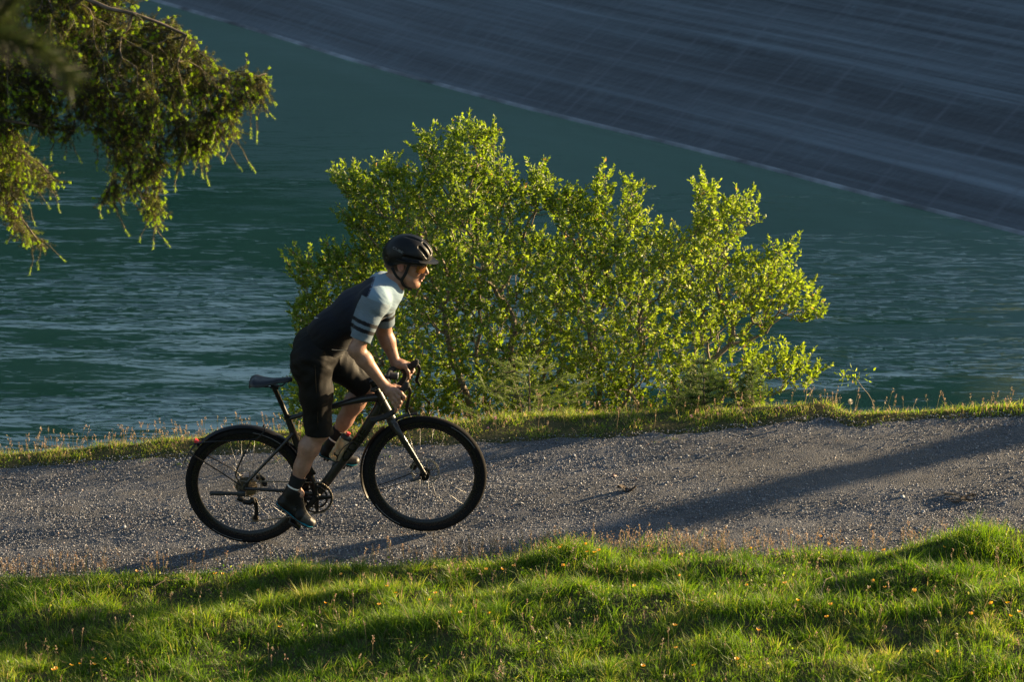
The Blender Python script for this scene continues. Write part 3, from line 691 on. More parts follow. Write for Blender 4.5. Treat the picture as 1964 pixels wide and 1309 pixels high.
SPB = [(-220, 230), (20, 245), (55, 270), (60, 305), (108, 335), (98, 352), (72, 340), (78, 368), (55, 350), (40, 365), (48, 392), (28, 385), (45, 430), (85, 462), (78, 474), (50, 455), (22, 440), (8, 410), (-220, 420)]
def spruce():
    yc = -2.2; base = U(-900, 900, yc); bx, by = base.x, base.y; bz = float(height(bx, by))-.1
    root = empty('spruce_tree', (bx, by, bz)); tag(root, 'spruce tree whose drooping sunlit branches hang in from the upper left', 'tree')
    top = 11.0; n = 14; X = []; 
    for k in range(n): X.append((bx+.05*math.sin(k), by+.05*math.cos(k*1.3), bz+top*k/(n-1)))
    X = np.array(X); r = np.linspace(.20, .03, n); V, F = branch_mesh(X, np.arange(n)-1, r, 12)
    link('trunk', mesh_np('trunk', V, F, smooth=True), M_SPRUCE_BARK, root)
    def trunk_at(z): return np.array([bx, by, z])
    def limb(path, seeds, n=10):
        P = [np.array(p, float) for p in path]; d = np.r_[0, np.cumsum([np.linalg.norm(P[i+1]-P[i]) for i in range(len(P)-1)])]; s = np.linspace(0, d[-1], n); prev = -1
        for q in s: seeds.append((np.array([np.interp(q, d, [p[k] for p in P]) for k in range(3)])+rng.normal(size=3)*.012, prev)); prev = len(seeds)-1
    seeds = []
    def up(px, py, yo): return tuple(U(px, py, yo))
    limb([trunk_at(bz+3.2), up(-200, 60, yc), up(100, 170, yc), up(300, 178, yc+.1), up(420, 162, yc+.1), up(512, 146, yc+.12)], seeds, 26)
    limb([trunk_at(bz+3.6), up(-60, -70, yc+.2), up(60, 0, yc+.2), up(105, 52, yc+.2), up(160, 74, yc+.2), up(300, 95, yc+.15), up(430, 132, yc+.15)], seeds, 24)
    limb([trunk_at(bz+3.7), up(100, -40, yc-.25), up(240, 15, yc-.25), up(345, 60, yc-.2)], seeds, 16)
    limb([trunk_at(bz+2.9), up(-150, 180, yc-.1), up(30, 230, yc-.1), up(150, 250, yc)], seeds, 14)
    ns = len(seeds)
    N = 7500; P = np.stack([rng.uniform(-200, 525, N), rng.uniform(-90, 440, N)], -1); P = P[in_poly(P, SPA)]; ed = edge_dist(P, SPA)/400
    # the curtain is denser above, streaky and broken below
    st = vnoise(P[:, 0]/11, P[:, 1]/60, 81, 3); k = rng.random(len(P)) < np.clip(1.0+1.0*st-.0012*(P[:, 1]-150), .05, 1); P, ed = P[k], ed[k]
    yo = yc+np.clip(ed+.05, .05, .40)*rng.uniform(-1, 1, len(P)); pts = U_np(P, yo)
    XA, pA = grow(seeds, pts, .22, below=0, above=2.2)
    seedsB = []; limb([trunk_at(bz+2.4), up(-200, 250, yc+.3), up(0, 262, yc+.3), up(50, 300, yc+.3), up(104, 337, yc+.3)], seedsB, 16); limb([trunk_at(bz+2.3), up(-150, 300, yc+.3), up(-10, 330, yc+.3), up(30, 400, yc+.35), up(82, 467, yc+.35)], seedsB, 14); nsB = len(seedsB)
    P = np.stack([rng.uniform(-200, 120, 2600), rng.uniform(230, 475, 2600)], -1); P = P[in_poly(P, SPB)]; P = P[rng.random(len(P)) < .60]
    ptsB = U_np(P, yc+.3+.2*rng.uniform(-1, 1, len(P))); XB, pB = grow(seedsB, ptsB, .22, above=2.0)
    for X, par, s0 in ((XA, pA, ns), (XB, pB, nsB)):
        r, kids = branch_radii(X, par, .0012, 2.2, .022); r[:s0] = np.maximum(r[:s0], .004)
        V, F = branch_mesh(X, par, r, 5); br = link('branch', mesh_np('branch', V, F, smooth=True), M_SPRUCE_BARK, root)
        k = np.where((par >= 0) & (r < .0085))[0]; A, B = X[par[k]], X[k]; L = np.linalg.norm(B-A, axis=1); ok = L < .45; k, A, B = k[ok], A[ok], B[ok]
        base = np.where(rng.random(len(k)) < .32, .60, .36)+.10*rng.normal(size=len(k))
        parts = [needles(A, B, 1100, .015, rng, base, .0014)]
        # side twiglets make the sprays full
        rep = np.repeat(np.arange(len(k)), 3); f = rng.random(len(rep))[:, None]; C = A[rep]*(1-f)+B[rep]*f; T = (B-A)[rep]; T /= np.linalg.norm(T, axis=1)[:, None]
        D = T*.6+rng.normal(size=T.shape)*.55+np.array([0, 0, -.45]); D /= np.linalg.norm(D, axis=1)[:, None]; E = C+D*rng.uniform(.03, .085, len(rep))[:, None]
        parts.append(needles(C, E, 1150, .014, rng, base[rep], .0014))
        tipk = k[(kids[k] == 0)]; sel = rng.random(len(tipk)) < .97; tipk = tipk[sel]
        Tt = X[tipk]-X[par[tipk]]; Tt /= np.linalg.norm(Tt, axis=1)[:, None]; Tt = Tt+np.array([0, 0, -.2]); G0 = X[tipk]
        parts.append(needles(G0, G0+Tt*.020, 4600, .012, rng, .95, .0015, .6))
        selE = rng.random(len(E)) < .22; parts.append(needles(E[selE], E[selE]+D[selE]*.016, 4600, .011, rng, .93, .0015, .6))
        # hanging strands
        hs_ = k[rng.random(len(k)) < .13]; S0, S1, ST_ = [], [], []
        for q in hs_:
            p = X[q].copy(); m = int(rng.integers(2, 6)); dx = rng.normal(size=3)*.010
            for w_ in range(m):
                e = p+np.array([0, 0, -.034])+dx+rng.normal(size=3)*.006; S0.append(p); S1.append(e); ST_.append(.40 if w_ < m-1 else .95); p = e
        S0, S1, ST_ = np.array(S0), np.array(S1), np.array(ST_); parts.append(needles(S0, S1, 1250, .013, rng, ST_, .0014, .8))
        XX = np.concatenate([S0, S1]); pp = np.r_[np.full(len(S0), -1), np.arange(len(S0))]; sv, sF = branch_mesh(XX, pp, np.full(len(XX), .0012), 3); link('strands', mesh_np('strands', sv, sF), M_SPRUCE_BARK, br)['kind'] = 'stuff'
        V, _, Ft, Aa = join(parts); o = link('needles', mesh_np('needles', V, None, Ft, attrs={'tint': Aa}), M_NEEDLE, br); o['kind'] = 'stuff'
        print('needles', len(Ft))
    # limbs on the far side of the trunk, out of the picture
    for q in range(7):
        z = bz+2.2+q*1.15; a = math.radians(110+q*37); ln = 2.6-q*.2; n = 14; s = []
        P = np.array([[bx+math.cos(a)*ln*f, by+math.sin(a)*ln*f, z+.25*math.sin(f*2)-.7*f*f] for f in np.linspace(0, 1, n)])
        for i in range(n): s.append((P[i], i-1))
        pts = P[rng.integers(3, n, 60)]+rng.normal(size=(60, 3))*np.array([.22, .22, .15])-np.array([0, 0, .15])
        X, par = grow(s, pts, .2, above=2); r, kids = branch_radii(X, par, .002, 2.2, .025); V, F = branch_mesh(X, par, r, 4)
        br = link('branch', mesh_np('branch', V, F), M_SPRUCE_BARK, root); k = np.where((par >= 0) & (r < .02))[0]
        V, _, Ft, Aa = needles(X[par[k]], X[k], 220, .03, rng, .35, .005); o = link('needles', mesh_np('needles', V, None, Ft, attrs={'tint': Aa}), M_NEEDLE, br); o['kind'] = 'stuff'
spruce()

# one out-of-focus pine twig close to the lens
def pine_twig():
    d = 2.9; tip = CAM+ray(78, 96)*d; a = CAM+ray(-420, 20)*d*1.02
    root = empty('pine_branch', tuple(a)); tag(root, 'blurred dark pine branch tip close by at the left edge', 'branch')
    n = 12; X = np.array([np.array(a)+(np.array(tip)-np.array(a))*f+np.array([0, 0, .02*math.sin(f*3)]) for f in np.linspace(-1.2, 1, n)]); r = np.linspace(.008, .002, n)
    V, F = branch_mesh(X, np.arange(n)-1, r, 6); link('stem', mesh_np('stem', V, F, smooth=True), M_SPRUCE_BARK, root)
    P = [needles(X[5:-1], X[6:], 5200, .042, rng, .10, .0016, .8)]
    for q in range(6):
        c = X[8+q % 4]; e = c+np.array([.03, .01, .035*(-1)**q])*(1+.3*q/6); P.append(needles(c[None], e[None], 5200, .036, rng, .12, .0016, .8))
    V, _, Ft, Aa = join(P); o = link('needles', mesh_np('needles', V, None, Ft, attrs={'tint': Aa}), M_NEEDLE, root); o['kind'] = 'stuff'
pine_twig()

# tree outside the frame on the right: its trunk throws the band of shade over the path
def shade_tree():
    c = on_path(1562, 932); t0 = 12.0; bx, by = c.x+t0*math.cos(SUN_AZ), c.y+t0*math.sin(SUN_AZ); bz = float(height(bx, by))-.1
    root = empty('larch_tree', (bx, by, bz)); tag(root, 'tree standing at the right end of the path, casting the long trunk shadow', 'tree')
    n = 12; X = np.array([(bx+.03*math.sin(k*.8), by+.03*math.cos(k), bz+14.5*k/(n-1)) for k in range(n)]); V, F = branch_mesh(X, np.arange(n)-1, np.linspace(.20, .07, n), 12)
    link('trunk', mesh_np('trunk', V, F, smooth=True), M_SPRUCE_BARK, root)
    seeds = [(X[k], k-6 if k > 5 else -1) for k in range(5, n)]; seeds = [(p, i-1) for i, (p, _) in enumerate(seeds)]
    pts = []
    for _ in range(420):
        z = rng.uniform(7.5, 14); R = 1.9*(1-(z-7.5)/7.2)**.8; a = rng.uniform(0, 6.28); rr = R*math.sqrt(rng.random()); pts.append((bx+rr*math.cos(a), by+rr*math.sin(a), bz+z-.1*rr))
    X, par = grow(seeds, np.array(pts), .25); r, kids = branch_radii(X, par, .003, 2.2, .05); V, F = branch_mesh(X, par, r, 4); link('branches', mesh_np('branches', V, F), M_SPRUCE_BARK, root)
    k = np.where((par >= 0) & (r < .02))[0]; V, _, Ft, Aa = needles(X[par[k]], X[k], 220, .04, rng, .6, .005); o = link('crown', mesh_np('crown', V, None, Ft, attrs={'tint': Aa}), M_NEEDLE, root); o['kind'] = 'stuff'
shade_tree()

# young conifers among the shrub's foot
M_PINE = blade_mat('pine_needle', [(0, (.030, .060, .018)), (.5, (.065, .11, .025)), (1, (.13, .19, .035))], .4, gloss=.03)
def sapling(name, label, px, py_top, py_base, wpx, yo, tint, ln, dens, droop=.1, group=None, lean=0.0):
    top = np.array(U(px, py_top, yo)); base = np.array(U(px-lean, py_base, yo)); base[2] = min(base[2], float(height(base[0], base[1]))-.02) if base[2] > height(base[0], base[1]) else base[2]
    root = empty(name, tuple(base)); tag(root, label, 'sapling', group)
    Hh = np.linalg.norm(top-base); half = wpx/2/258; n = 12; X = [base+(top-base)*f for f in np.linspace(0, 1, n)]; par = list(range(-1, n-1)); r = list(np.linspace(.010, .0025, n))
    V, F = branch_mesh(np.array(X), np.array(par), np.array(r), 6); link('trunk', mesh_np('trunk', V, F, smooth=True), M_SPRUCE_BARK, root)
    S, E = [], []
    for f in np.linspace(.12, .93, 9):
        c = base+(top-base)*f; R = half*(1.05-f)**.75*1.15
        for q in range(6):
            a = rng.uniform(0, 6.28); m = c+np.array([math.cos(a), math.sin(a), .25])*R*.55; e = m+np.array([math.cos(a)*.45, math.sin(a)*.45, .6-droop*6*.6])*R*.8
            S += [c, m]; E += [m, e]
            for _ in range(2):
                g = m+(e-m)*rng.random(); S.append(g); E.append(g+np.array([math.cos(a+rng.normal()), math.sin(a+rng.normal()), .5-droop*4])*R*.35)
    S += [X[-2]]; E += [X[-1]+np.array([0, 0, .03])]
    S, E = np.array(S), np.array(E); XX = np.concatenate([S, E]); pp = np.r_[np.full(len(S), -1), np.arange(len(S))]; V, F = branch_mesh(XX, pp, np.full(len(XX), .002), 3); link('branches', mesh_np('branches', V, F), M_SPRUCE_BARK, root)['kind'] = 'stuff'
    V, _, Ft, Aa = needles(S, E, dens, ln, rng, tint+.12*rng.normal(size=len(S)), .0022, 1.0, .2); o = link('needles', mesh_np('needles', V, None, Ft, attrs={'tint': Aa}), M_PINE, root); o['kind'] = 'stuff'
sapling('pine_sapling', 'young dark pine with long needles in front of the shrub, the wider of two', 1350, 690, 815, 100, 1.75, .42, .045, 900)
sapling('pine_sapling', 'narrow young pine at the right foot of the shrub beside the wider one', 1443, 700, 800, 56, 1.8, .48, .04, 900)
sapling('larch_sapling', 'soft pale green larch seedling below the middle of the shrub', 1015, 690, 840, 240, 2.3, .92, .024, 800, .10)

# leaning seedling at the right, and an umbel stalk
def sprig(name, label, pts, cat, leafn, lsz, yo, mat):
    P = [np.array(U(px, py, yo)) for px, py in pts]; P[0][2] = float(height(P[0][0], P[0][1]))-.02; root = empty(name, tuple(P[0])); tag(root, label, cat)
    X = np.array(P); V, F = branch_mesh(X, np.arange(len(X))-1, np.linspace(.003, .0014, len(X)), 4); link('stem', mesh_np('stem', V, F, smooth=True), mat, root)
    top = X[-1]; C = top+rng.normal(size=(leafn, 3))*np.array([.05, .03, .028]); D = rng.normal(size=(leafn, 3))+np.array([0, 0, .7]); V, Fq, Ft, A = leaves(C, D, rng.uniform(.7, 1.2, leafn)*lsz, rng, .45, np.clip(.55+.2*rng.normal(size=leafn), 0, 1)); link('foliage', mesh_np('foliage', V, Fq, Ft, attrs={'tint': A}), M_LEAF, root)['kind'] = 'stuff'
sprig('leaning_seedling', 'thin leaning seedling with a small leafy top in front of the water', [(1690, 800), (1672, 768), (1655, 745), (1638, 722)], 'seedling', 46, .030, 1.75, M_BARK)
sprig('pale_stalk', 'tall pale flower stalk beside the right end of the shrub', [(1543, 800), (1544, 775), (1547, 752), (1550, 738)], 'plant', 12, .02, 1.7, M_BARK)

# litter on the path and in the grass
M_DEAD = simple('dead_wood', (.13, .095, .065), .9, var=.4, scale=90, bump=.4); M_DEADD = simple('rotten_bark', (.045, .034, .026), .95, var=.5, scale=90, bump=.5)
def stick(name, label, pts, r, mat, on=height, up_=.012):
    P = [trace(px, py) for px, py in pts]; P = np.array([(p.x, p.y, float(height(p.x, p.y))+up_+dz) for p, dz in zip(P, [p[2] if len(p) > 2 else 0 for p in [(a, b) for a, b in pts]])]); o = link(name, mesh_np(name, *branch_mesh(P, np.arange(len(P))-1, np.linspace(r, r*.5, len(P)), 6), smooth=True), mat); o.name = name; tag(o, label, 'twig'); return o
def leafpiece():
    p = on_path(1202, 944); V, F = [], []; n, m = 12, 5
    for i in range(n):
        t_ = i/(n-1)
        for j in range(m): s = (j/(m-1)-.5)*2; wd = .022*math.sin(math.pi*min(1, t_*.9+.08))**.7; V.append((p.x-.055+.11*t_, p.y+wd*s+.010*math.sin(t_*5), p.z+.014+.012*s*s+.016*math.sin(t_*7+1)+.006*math.sin(s*4+t_*9)))
    G_ = np.array(V).reshape(n, m, 3); A, B = G_, G_-np.array([0, 0, .003]); i = np.arange(n*m).reshape(n, m); q = np.stack([i[:-1, :-1], i[:-1, 1:], i[1:, 1:], i[1:, :-1]], -1).reshape(-1, 4); e = np.r_[i[0], i[1:, -1], i[-1, -2::-1], i[-2:0:-1, 0]]; e2 = np.roll(e, -1)
    o = link('dead_leaf', mesh_np('dead_leaf', np.concatenate([A.reshape(-1, 3), B.reshape(-1, 3)]), np.concatenate([q, q[:, ::-1]+n*m, np.stack([e2, e, e+n*m, e2+n*m], -1)]), smooth=True), M_DEADD); tag(o, 'dark curled dead leaf lying alone in the middle of the gravel path', 'leaf')
leafpiece()
c = trace(1845, 957); dr = empty('bark_debris', (c.x, c.y, c.z)); tag(dr, 'flat scrap of dark bark and twigs lying on the gravel at the right', 'debris')
for k in range(14):
    a = rng.uniform(-.5, .5)+math.pi*(rng.random() < .3); L_ = rng.uniform(.03, .075); q = np.array([c.x+rng.normal()*.04, c.y+rng.normal()*.03, 0]); P = np.array([q+np.array([math.cos(a), math.sin(a), 0])*L_*(f-.5) for f in (0, .5, 1)]); P[:, 2] = height(P[:, 0], P[:, 1])+.012+.004*k/5
    link('bark_scrap' if k % 2 else 'twig', mesh_np('twig', *branch_mesh(P, np.arange(3)-1, np.array([.003, .008, .004]) if k % 2 else np.array([.002, .003, .0015]), 5)), M_DEADD if k % 3 else M_DEAD, dr)
def gstick(label, pts, r, lift):
    P = [trace(px, py) for px, py in pts]; P = np.array([(p.x, p.y, float(height(p.x, p.y))+l) for p, l in zip(P, lift)]); o = link('dead_twig', mesh_np('dead_twig', *branch_mesh(P, np.arange(len(P))-1, np.linspace(r, r*.55, len(P)), 6), smooth=True), M_DEAD); tag(o, label, 'twig')
gstick('thin dark twig lying across the meadow edge below the rear wheel', [(296, 1140), (318, 1132), (343, 1128)], .0032, (.035, .05, .05))
gstick('pale bent dead twig sticking up from the grass below the tall stalks on the right', [(1573, 1160), (1582, 1135), (1590, 1118)], .0032, (.02, .06, .08))
gstick('short dark dead twig leaning beside the pale bent one', [(1593, 1122), (1603, 1140), (1612, 1158)], .0028, (.07, .05, .03))

# ------------------------------------------------------------------ hard-surface helpers
def vv(p): return np.array(tuple(p), float)
def smooth_path(P, n):
    P = [vv(p) for p in P]; m = len(P)
    if m < 3:
        return np.array([P[0]+(P[1]-P[0])*f for f in np.linspace(0, 1, n)])
    d = np.r_[0, np.cumsum([np.linalg.norm(P[i+1]-P[i]) for i in range(m-1)])]; out = []
    for s in np.linspace(0, d[-1], n):
        i = min(m-2, max(0, int(np.searchsorted(d, s, 'right'))-1)); t = (s-d[i])/(d[i+1]-d[i]+1e-12)
        p0, p1, p2, p3 = P[max(i-1, 0)], P[i], P[i+1], P[min(i+2, m-1)]
        out.append(.5*((2*p1)+(-p0+p2)*t+(2*p0-5*p1+4*p2-p3)*t*t+(-p0+3*p1-3*p2+p3)*t**3))
    return np.array(out)
class Geo:
    """collects pieces of one part"""
    def __init__(s): s.V, s.Q, s.T, s.o = [], [], [], 0
    def put(s, V, Q=None, T=None):
        V = np.asarray(V, float); s.V.append(V)
        if Q is not None and len(Q): s.Q.append(np.asarray(Q)+s.o)
        if T is not None and len(T): s.T.append(np.asarray(T)+s.o)
        s.o += len(V); return s
    def tube(s, P, R, RY=None, seg=12, ref=(0, 1, 0), n=None, power=2.0):
        P = smooth_path(P, n) if n else np.array([vv(p) for p in P]); m = len(P)
        R = np.interp(np.linspace(0, 1, m), np.linspace(0, 1, np.size(R)), np.atleast_1d(R)) if np.size(R) > 1 else np.full(m, float(R))
        RY = R if RY is None else (np.interp(np.linspace(0, 1, m), np.linspace(0, 1, np.size(RY)), np.atleast_1d(RY)) if np.size(RY) > 1 else np.full(m, float(RY)))
        T = np.gradient(P, axis=0); T /= np.linalg.norm(T, axis=1)[:, None]+1e-12; b = np.array(ref, float); V = []
        for i in range(m):
            b = b-np.dot(b, T[i])*T[i]; b /= np.linalg.norm(b)+1e-12; nn = np.cross(b, T[i])
            for k in range(seg):
                a = 2*math.pi*k/seg; ca, sa = math.cos(a), math.sin(a); e = 2/power
                V.append(P[i]+R[i]*math.copysign(abs(ca)**e, ca)*nn+RY[i]*math.copysign(abs(sa)**e, sa)*b)
        Q = [[i*seg+k, i*seg+(k+1) % seg, (i+1)*seg+(k+1) % seg, (i+1)*seg+k] for i in range(m-1) for k in range(seg)]
        V += [P[0], P[-1]]; c0, c1 = m*seg, m*seg+1
        Tt = [[c0, (k+1) % seg, k] for k in range(seg)]+[[c1, (m-1)*seg+k, (m-1)*seg+(k+1) % seg] for k in range(seg)]
        return s.put(V, Q, Tt)
    def lathe(s, C, axis, prof, seg=32, closed=False, teeth=0, tamp=0):
        """profile (radius, along) turned about an axis"""
        ax = vv(axis); ax /= np.linalg.norm(ax); u = np.cross(ax, [0, 0, 1.0] if abs(ax[2]) < .9 else [1.0, 0, 0]); u /= np.linalg.norm(u); w = np.cross(ax, u); V = []
        for r, a in prof:
            for k in range(seg):
                t = 2*math.pi*k/seg; rr = r+(tamp if teeth and k % 2 else 0)*(r > 0)*(teeth > 0); V.append(vv(C)+ax*a+rr*(math.cos(t)*u+math.sin(t)*w))
        m = len(prof); rows = m if closed else m-1
        return s.put(V, [[i*seg+k, ((i+1) % m)*seg+k, ((i+1) % m)*seg+(k+1) % seg, i*seg+(k+1) % seg] for i in range(rows) for k in range(seg)])
    def box(s, C, size, ang=0.0, bev=.15, yaw=0.0):
        """rounded block in the frame's upright plane; ang turns it about Y"""
        sx, sy, sz = [v/2 for v in size]; b = min(sx, sy, sz)*bev*2; V = []; ca, sa = math.cos(ang), math.sin(ang)
        ring = [(-sx+b, -sz), (sx-b, -sz), (sx, -sz+b), (sx, sz-b), (sx-b, sz), (-sx+b, sz), (-sx, sz-b), (-sx, -sz+b)]
        for y, f in ((-sy, .0), (-sy+b, 1), (sy-b, 1), (sy, .0)):
            for x, z in ring:
                if f == 0: x = math.copysign(max(0, abs(x)-b), x); z = math.copysign(max(0, abs(z)-b), z)
                V.append(vv(C)+np.array([x*ca+z*sa, y, -x*sa+z*ca]))
        Q = [[r*8+k, r*8+(k+1) % 8, (r+1)*8+(k+1) % 8, (r+1)*8+k] for r in range(3) for k in range(8)]
        V += [vv(C)+np.array([0, -sy, 0]), vv(C)+np.array([0, sy, 0])]
        Tt = [[32, (k+1) % 8, k] for k in range(8)]+[[33, 24+k, 24+(k+1) % 8] for k in range(8)]
        return s.put(V, Q, Tt)
    def sheet(s, G, th):
        """thick sheet from a grid of points G[i,j]"""
        G = np.asarray(G, float); n, m, _ = G.shape; du = np.gradient(G, axis=0); dv = np.gradient(G, axis=1); N = np.cross(du, dv); N /= np.linalg.norm(N, axis=2)[..., None]+1e-12
        A, B = G+N*th/2, G-N*th/2; i = np.arange(n*m).reshape(n, m); q = np.stack([i[:-1, :-1], i[:-1, 1:], i[1:, 1:], i[1:, :-1]], -1).reshape(-1, 4)
        Q = [q, q[:, ::-1]+n*m]; e = np.r_[i[0], i[1:, -1], i[-1, -2::-1], i[-2:0:-1, 0]]; e2 = np.roll(e, -1); Q.append(np.stack([e2, e, e+n*m, e2+n*m], -1))
        return s.put(np.concatenate([A.reshape(-1, 3), B.reshape(-1, 3)]), np.concatenate(Q))
    def build(s, name, mat, parent=None, smooth=True, sharp=40):
        me = mesh_np(name, np.concatenate(s.V), np.concatenate(s.Q) if s.Q else None, np.concatenate(s.T) if s.T else None, smooth=smooth)
        if smooth:
            try: me.set_sharp_from_angle(angle=math.radians(sharp))
            except Exception: pass
        return link(name, me, mat, parent)
def text_mesh(name, body, size, M, mat, parent, depth=.0008, stretch=1.0):
    cu = bpy.data.curves.new(name, 'FONT'); cu.body = body; cu.size = size; cu.extrude = depth; cu.offset = size*.012; cu.align_x = 'CENTER'; cu.align_y = 'CENTER'
    tmp = bpy.data.objects.new(name, cu); COL.objects.link(tmp); bpy.context.view_layer.update(); me = bpy.data.meshes.new_from_object(tmp.evaluated_get(bpy.context.evaluated_depsgraph_get()))
    bpy.data.objects.remove(tmp); me.transform(M @ Matrix.Diagonal((stretch, 1, 1, 1))); me.materials.clear(); me.name = name
    return link(name, me, mat, parent)

# ------------------------------------------------------------------ bicycle
M_FRAME = simple('graphite_paint', (.020, .0185, .018), .40, .3, .35, .1, 300, coat=.3)
M_BLACK = simple('black_alloy', (.006, .006, .0065), .42, .2, .35, .15, 120)
t = NT('tyre_rubber'); c = t.obj(); M_RUBBER = t.done(t.bsdf(t.mix(t.mapr(t.noise(c, 22, 4, .7), .5, .8, 0, .22), (.009, .0085, .0085), (.045, .040, .035)), .85, spec=.12))
M_TAPE = simple('bar_tape', (.018, .017, .017), .7, 0, .3, .3, 260, bump=.5)
M_STEEL = simple('bright_steel', (.42, .39, .34), .32, .95, .5, .2, 200)
M_GOLDEN = simple('oily_steel', (.20, .17, .13), .40, .9, .5, .4, 160)
M_SPOKE = simple('spoke_steel', (.10, .10, .10), .35, .9)
M_RIM = simple('rim_black', (.010, .010, .011), .30, .2, .4, .1, 200)
M_SADDLE = simple('saddle_cover', (.006, .008, .013), .42, 0, .45, .15, 80, bump=.15)
M_LETTER = simple('gloss_black_print', (.006, .006, .007), .2)
M_GREYPRINT = simple('grey_print', (.13, .13, .13), .5)
M_RED = simple('red_reflector', (.62, .02, .02), .25, 0, .6, .1, 300, coat=.5)
M_PLASTIC = simple('black_plastic', (.015, .015, .016), .5, 0, .5, .15, 80)
M_LENS = simple('lamp_lens', (.55, .56, .58), .15, .2, .6, .05)
BIKE = empty('bicycle', tuple(cR)); tag(BIKE, 'dark grey drop-bar gravel bicycle with black mudguards ridden up the path', 'bicycle')
HR, HF = vv(U(474, 932)), vv(U(814.5, 910))
YA = np.array([0, 1.0, 0])
def wheel(C, front):
    w = empty('wheel', tuple(C), BIKE)
    if True: w['label'] = 'front wheel' if front else 'rear wheel with cassette'
    Ro = .350; th = np.linspace(0, 2*math.pi, 15)[:-1]
    g = Geo(); prof = [(Ro-.0205+.0205*math.cos(a), .0205*math.sin(a)) for a in th]; g.lathe(C, YA, prof, 96, closed=True); g.build('tyre', M_RUBBER, w)
    g = Geo(); g.lathe(C, YA, [(.318, -.0125), (.310, -.0140), (.284, -.009), (.278, -.004), (.278, .004), (.284, .009), (.310, .014), (.318, .0125)], 96, closed=True); g.build('rim', M_RIM, w)
    g = Geo(); g.lathe(C, YA, [(0, -.052), (.009, -.052), (.010, -.034), (.028, -.032), (.028, -.028), (.014, -.022), (.012, 0), (.014, .022), (.028, .028), (.028, .032), (.010, .034), (.009, .052), (0, .052)], 24); g.build('hub', M_BLACK, w)
    me = None
    for k in range(24):
        side = 1 if k % 2 else -1; a = 2*math.pi*(k+.3)/24; off = (.62 if (k//2) % 2 else -.62)
        p = C+np.array([.026*math.cos(a+off*1.6), side*.029, .026*math.sin(a+off*1.6)]); q = C+np.array([.281*math.cos(a), side*.003, .281*math.sin(a)])
        g = Geo(); g.tube([p, q], .0010, seg=4); g.build('spoke', M_SPOKE, w, smooth=False)
    # brake rotor on the far side: slotted ring and spider arms
    g = Geo(); y = .040
    for ra, rb in ((.070, .0722), (.0745, .0765), (.0785, .0805)): g.lathe(C, YA, [(ra, y-.001), (rb, y-.001), (rb, y+.001), (ra, y+.001)], 60, closed=True)
    for k in range(30):
        a = 2*math.pi*k/30; g.tube([C+np.array([.070*math.cos(a), y, .070*math.sin(a)]), C+np.array([.080*math.cos(a+.07), y, .080*math.sin(a+.07)])], .0016, .0009, seg=4)
    for k in range(6):
        a = 2*math.pi*k/6; g.tube([C+np.array([.020*math.cos(a), y, .020*math.sin(a)]), C+np.array([.070*math.cos(a+.35), y, .070*math.sin(a+.35)])], .003, .0009, seg=4)
    g.build('brake_rotor', M_STEEL, w)
    a0 = math.radians(213 if front else 232)
    for s in range(2):   # pale lettering worn to an arc on the tyre wall
        g = Geo(); a = np.linspace(a0+s*math.pi*.99, a0+s*math.pi*.99+.55, 12); P = [C+np.array([.331*math.cos(x), -.0212, .331*math.sin(x)]) for x in a]; g.tube(P, .0016, .0006, seg=4); g.build('tyre_print', M_GREYPRINT, w)
    g = Geo(); a = math.radians(235); g.tube([C+.280*np.array([math.cos(a), 0, math.sin(a)]), C+.245*np.array([math.cos(a), 0, math.sin(a)])], [.003, .002], seg=6); g.build('valve', M_BLACK, w)
    return w
wr = wheel(HR, False); wf = wheel(HF, True)
# cassette
g = Geo()
for k, r in enumerate(np.linspace(.060, .024, 11)): g.lathe(HR, YA, [(r*.55, -.020-k*.0030), (r, -.020-k*.0030), (r, -.0215-k*.0030), (r*.55, -.0215-k*.0030)], 56, closed=True, teeth=1, tamp=.0022)
g.lathe(HR, YA, [(0, -.056), (.016, -.056), (.018, -.050), (.020, -.02)], 24); g.build('cassette', M_GOLDEN, wr)

# frame
BB = vv(U(608, 949)); HT, HB = vv(U(727, 757)), vv(U(751, 806)); ST = vv(U(551, 800)); SP = vv(U(526, 744))
g = Geo()
g.tube([ST+(ST-BB)*.02, BB+(ST-BB)*.72, BB+(ST-BB)*.3, BB], [.0175, .023, .021, .022], [.016, .015, .019, .026], 16, n=14)      # seat tube
g.tube([U(730, 779), U(700, 826), U(662, 878), BB], [.031, .0285, .0265, .026], [.022, .023, .024, .030], 18, n=16, power=2.6)       # down tube
g.tube([U(555, 803), U(575, 797), U(625, 783), U(690, 767), U(728, 762)], [.013, .0135, .0155, .020, .026], [.014, .013, .016, .019, .022], 16, n=18)  # top tube
g.tube([HT+(HT-HB)*.06, HT, (HT+HB)/2, HB], [.0225, .024, .027, .029], [.022, .023, .023, .026], 20, n=10)                        # head tube
g.tube([U(728, 772), U(722, 790), U(714, 802)], [.024, .02, .012], [.016, .015, .012], 12, n=6)
g.lathe(BB, YA, [(0, -.043), (.024, -.043), (.026, -.038), (.026, .038), (.024, .043), (0, .043)], 28)
for s in (-1, 1):
    g.tube([U(562, 832, s*.012), U(548, 848, s*.032), U(505, 893, s*.055), U(468, 933, s*.064)], [.010, .0095, .008, .010], [.009, .008, .0065, .007], 10, n=14)   # seat stay
    g.tube([U(604, 949, s*.030), U(570, 944, s*.052), U(520, 941, s*.062), U(470, 938, s*.066)], [.014, .0125, .010, .011], [.010, .009, .008, .007], 10, n=14)      # chain stay
    g.tube([U(473, 926, s*.066), U(469, 941, s*.066)], [.013, .015], [.004, .004], 10)
g.build('frame', M_FRAME, BIKE, sharp=60)
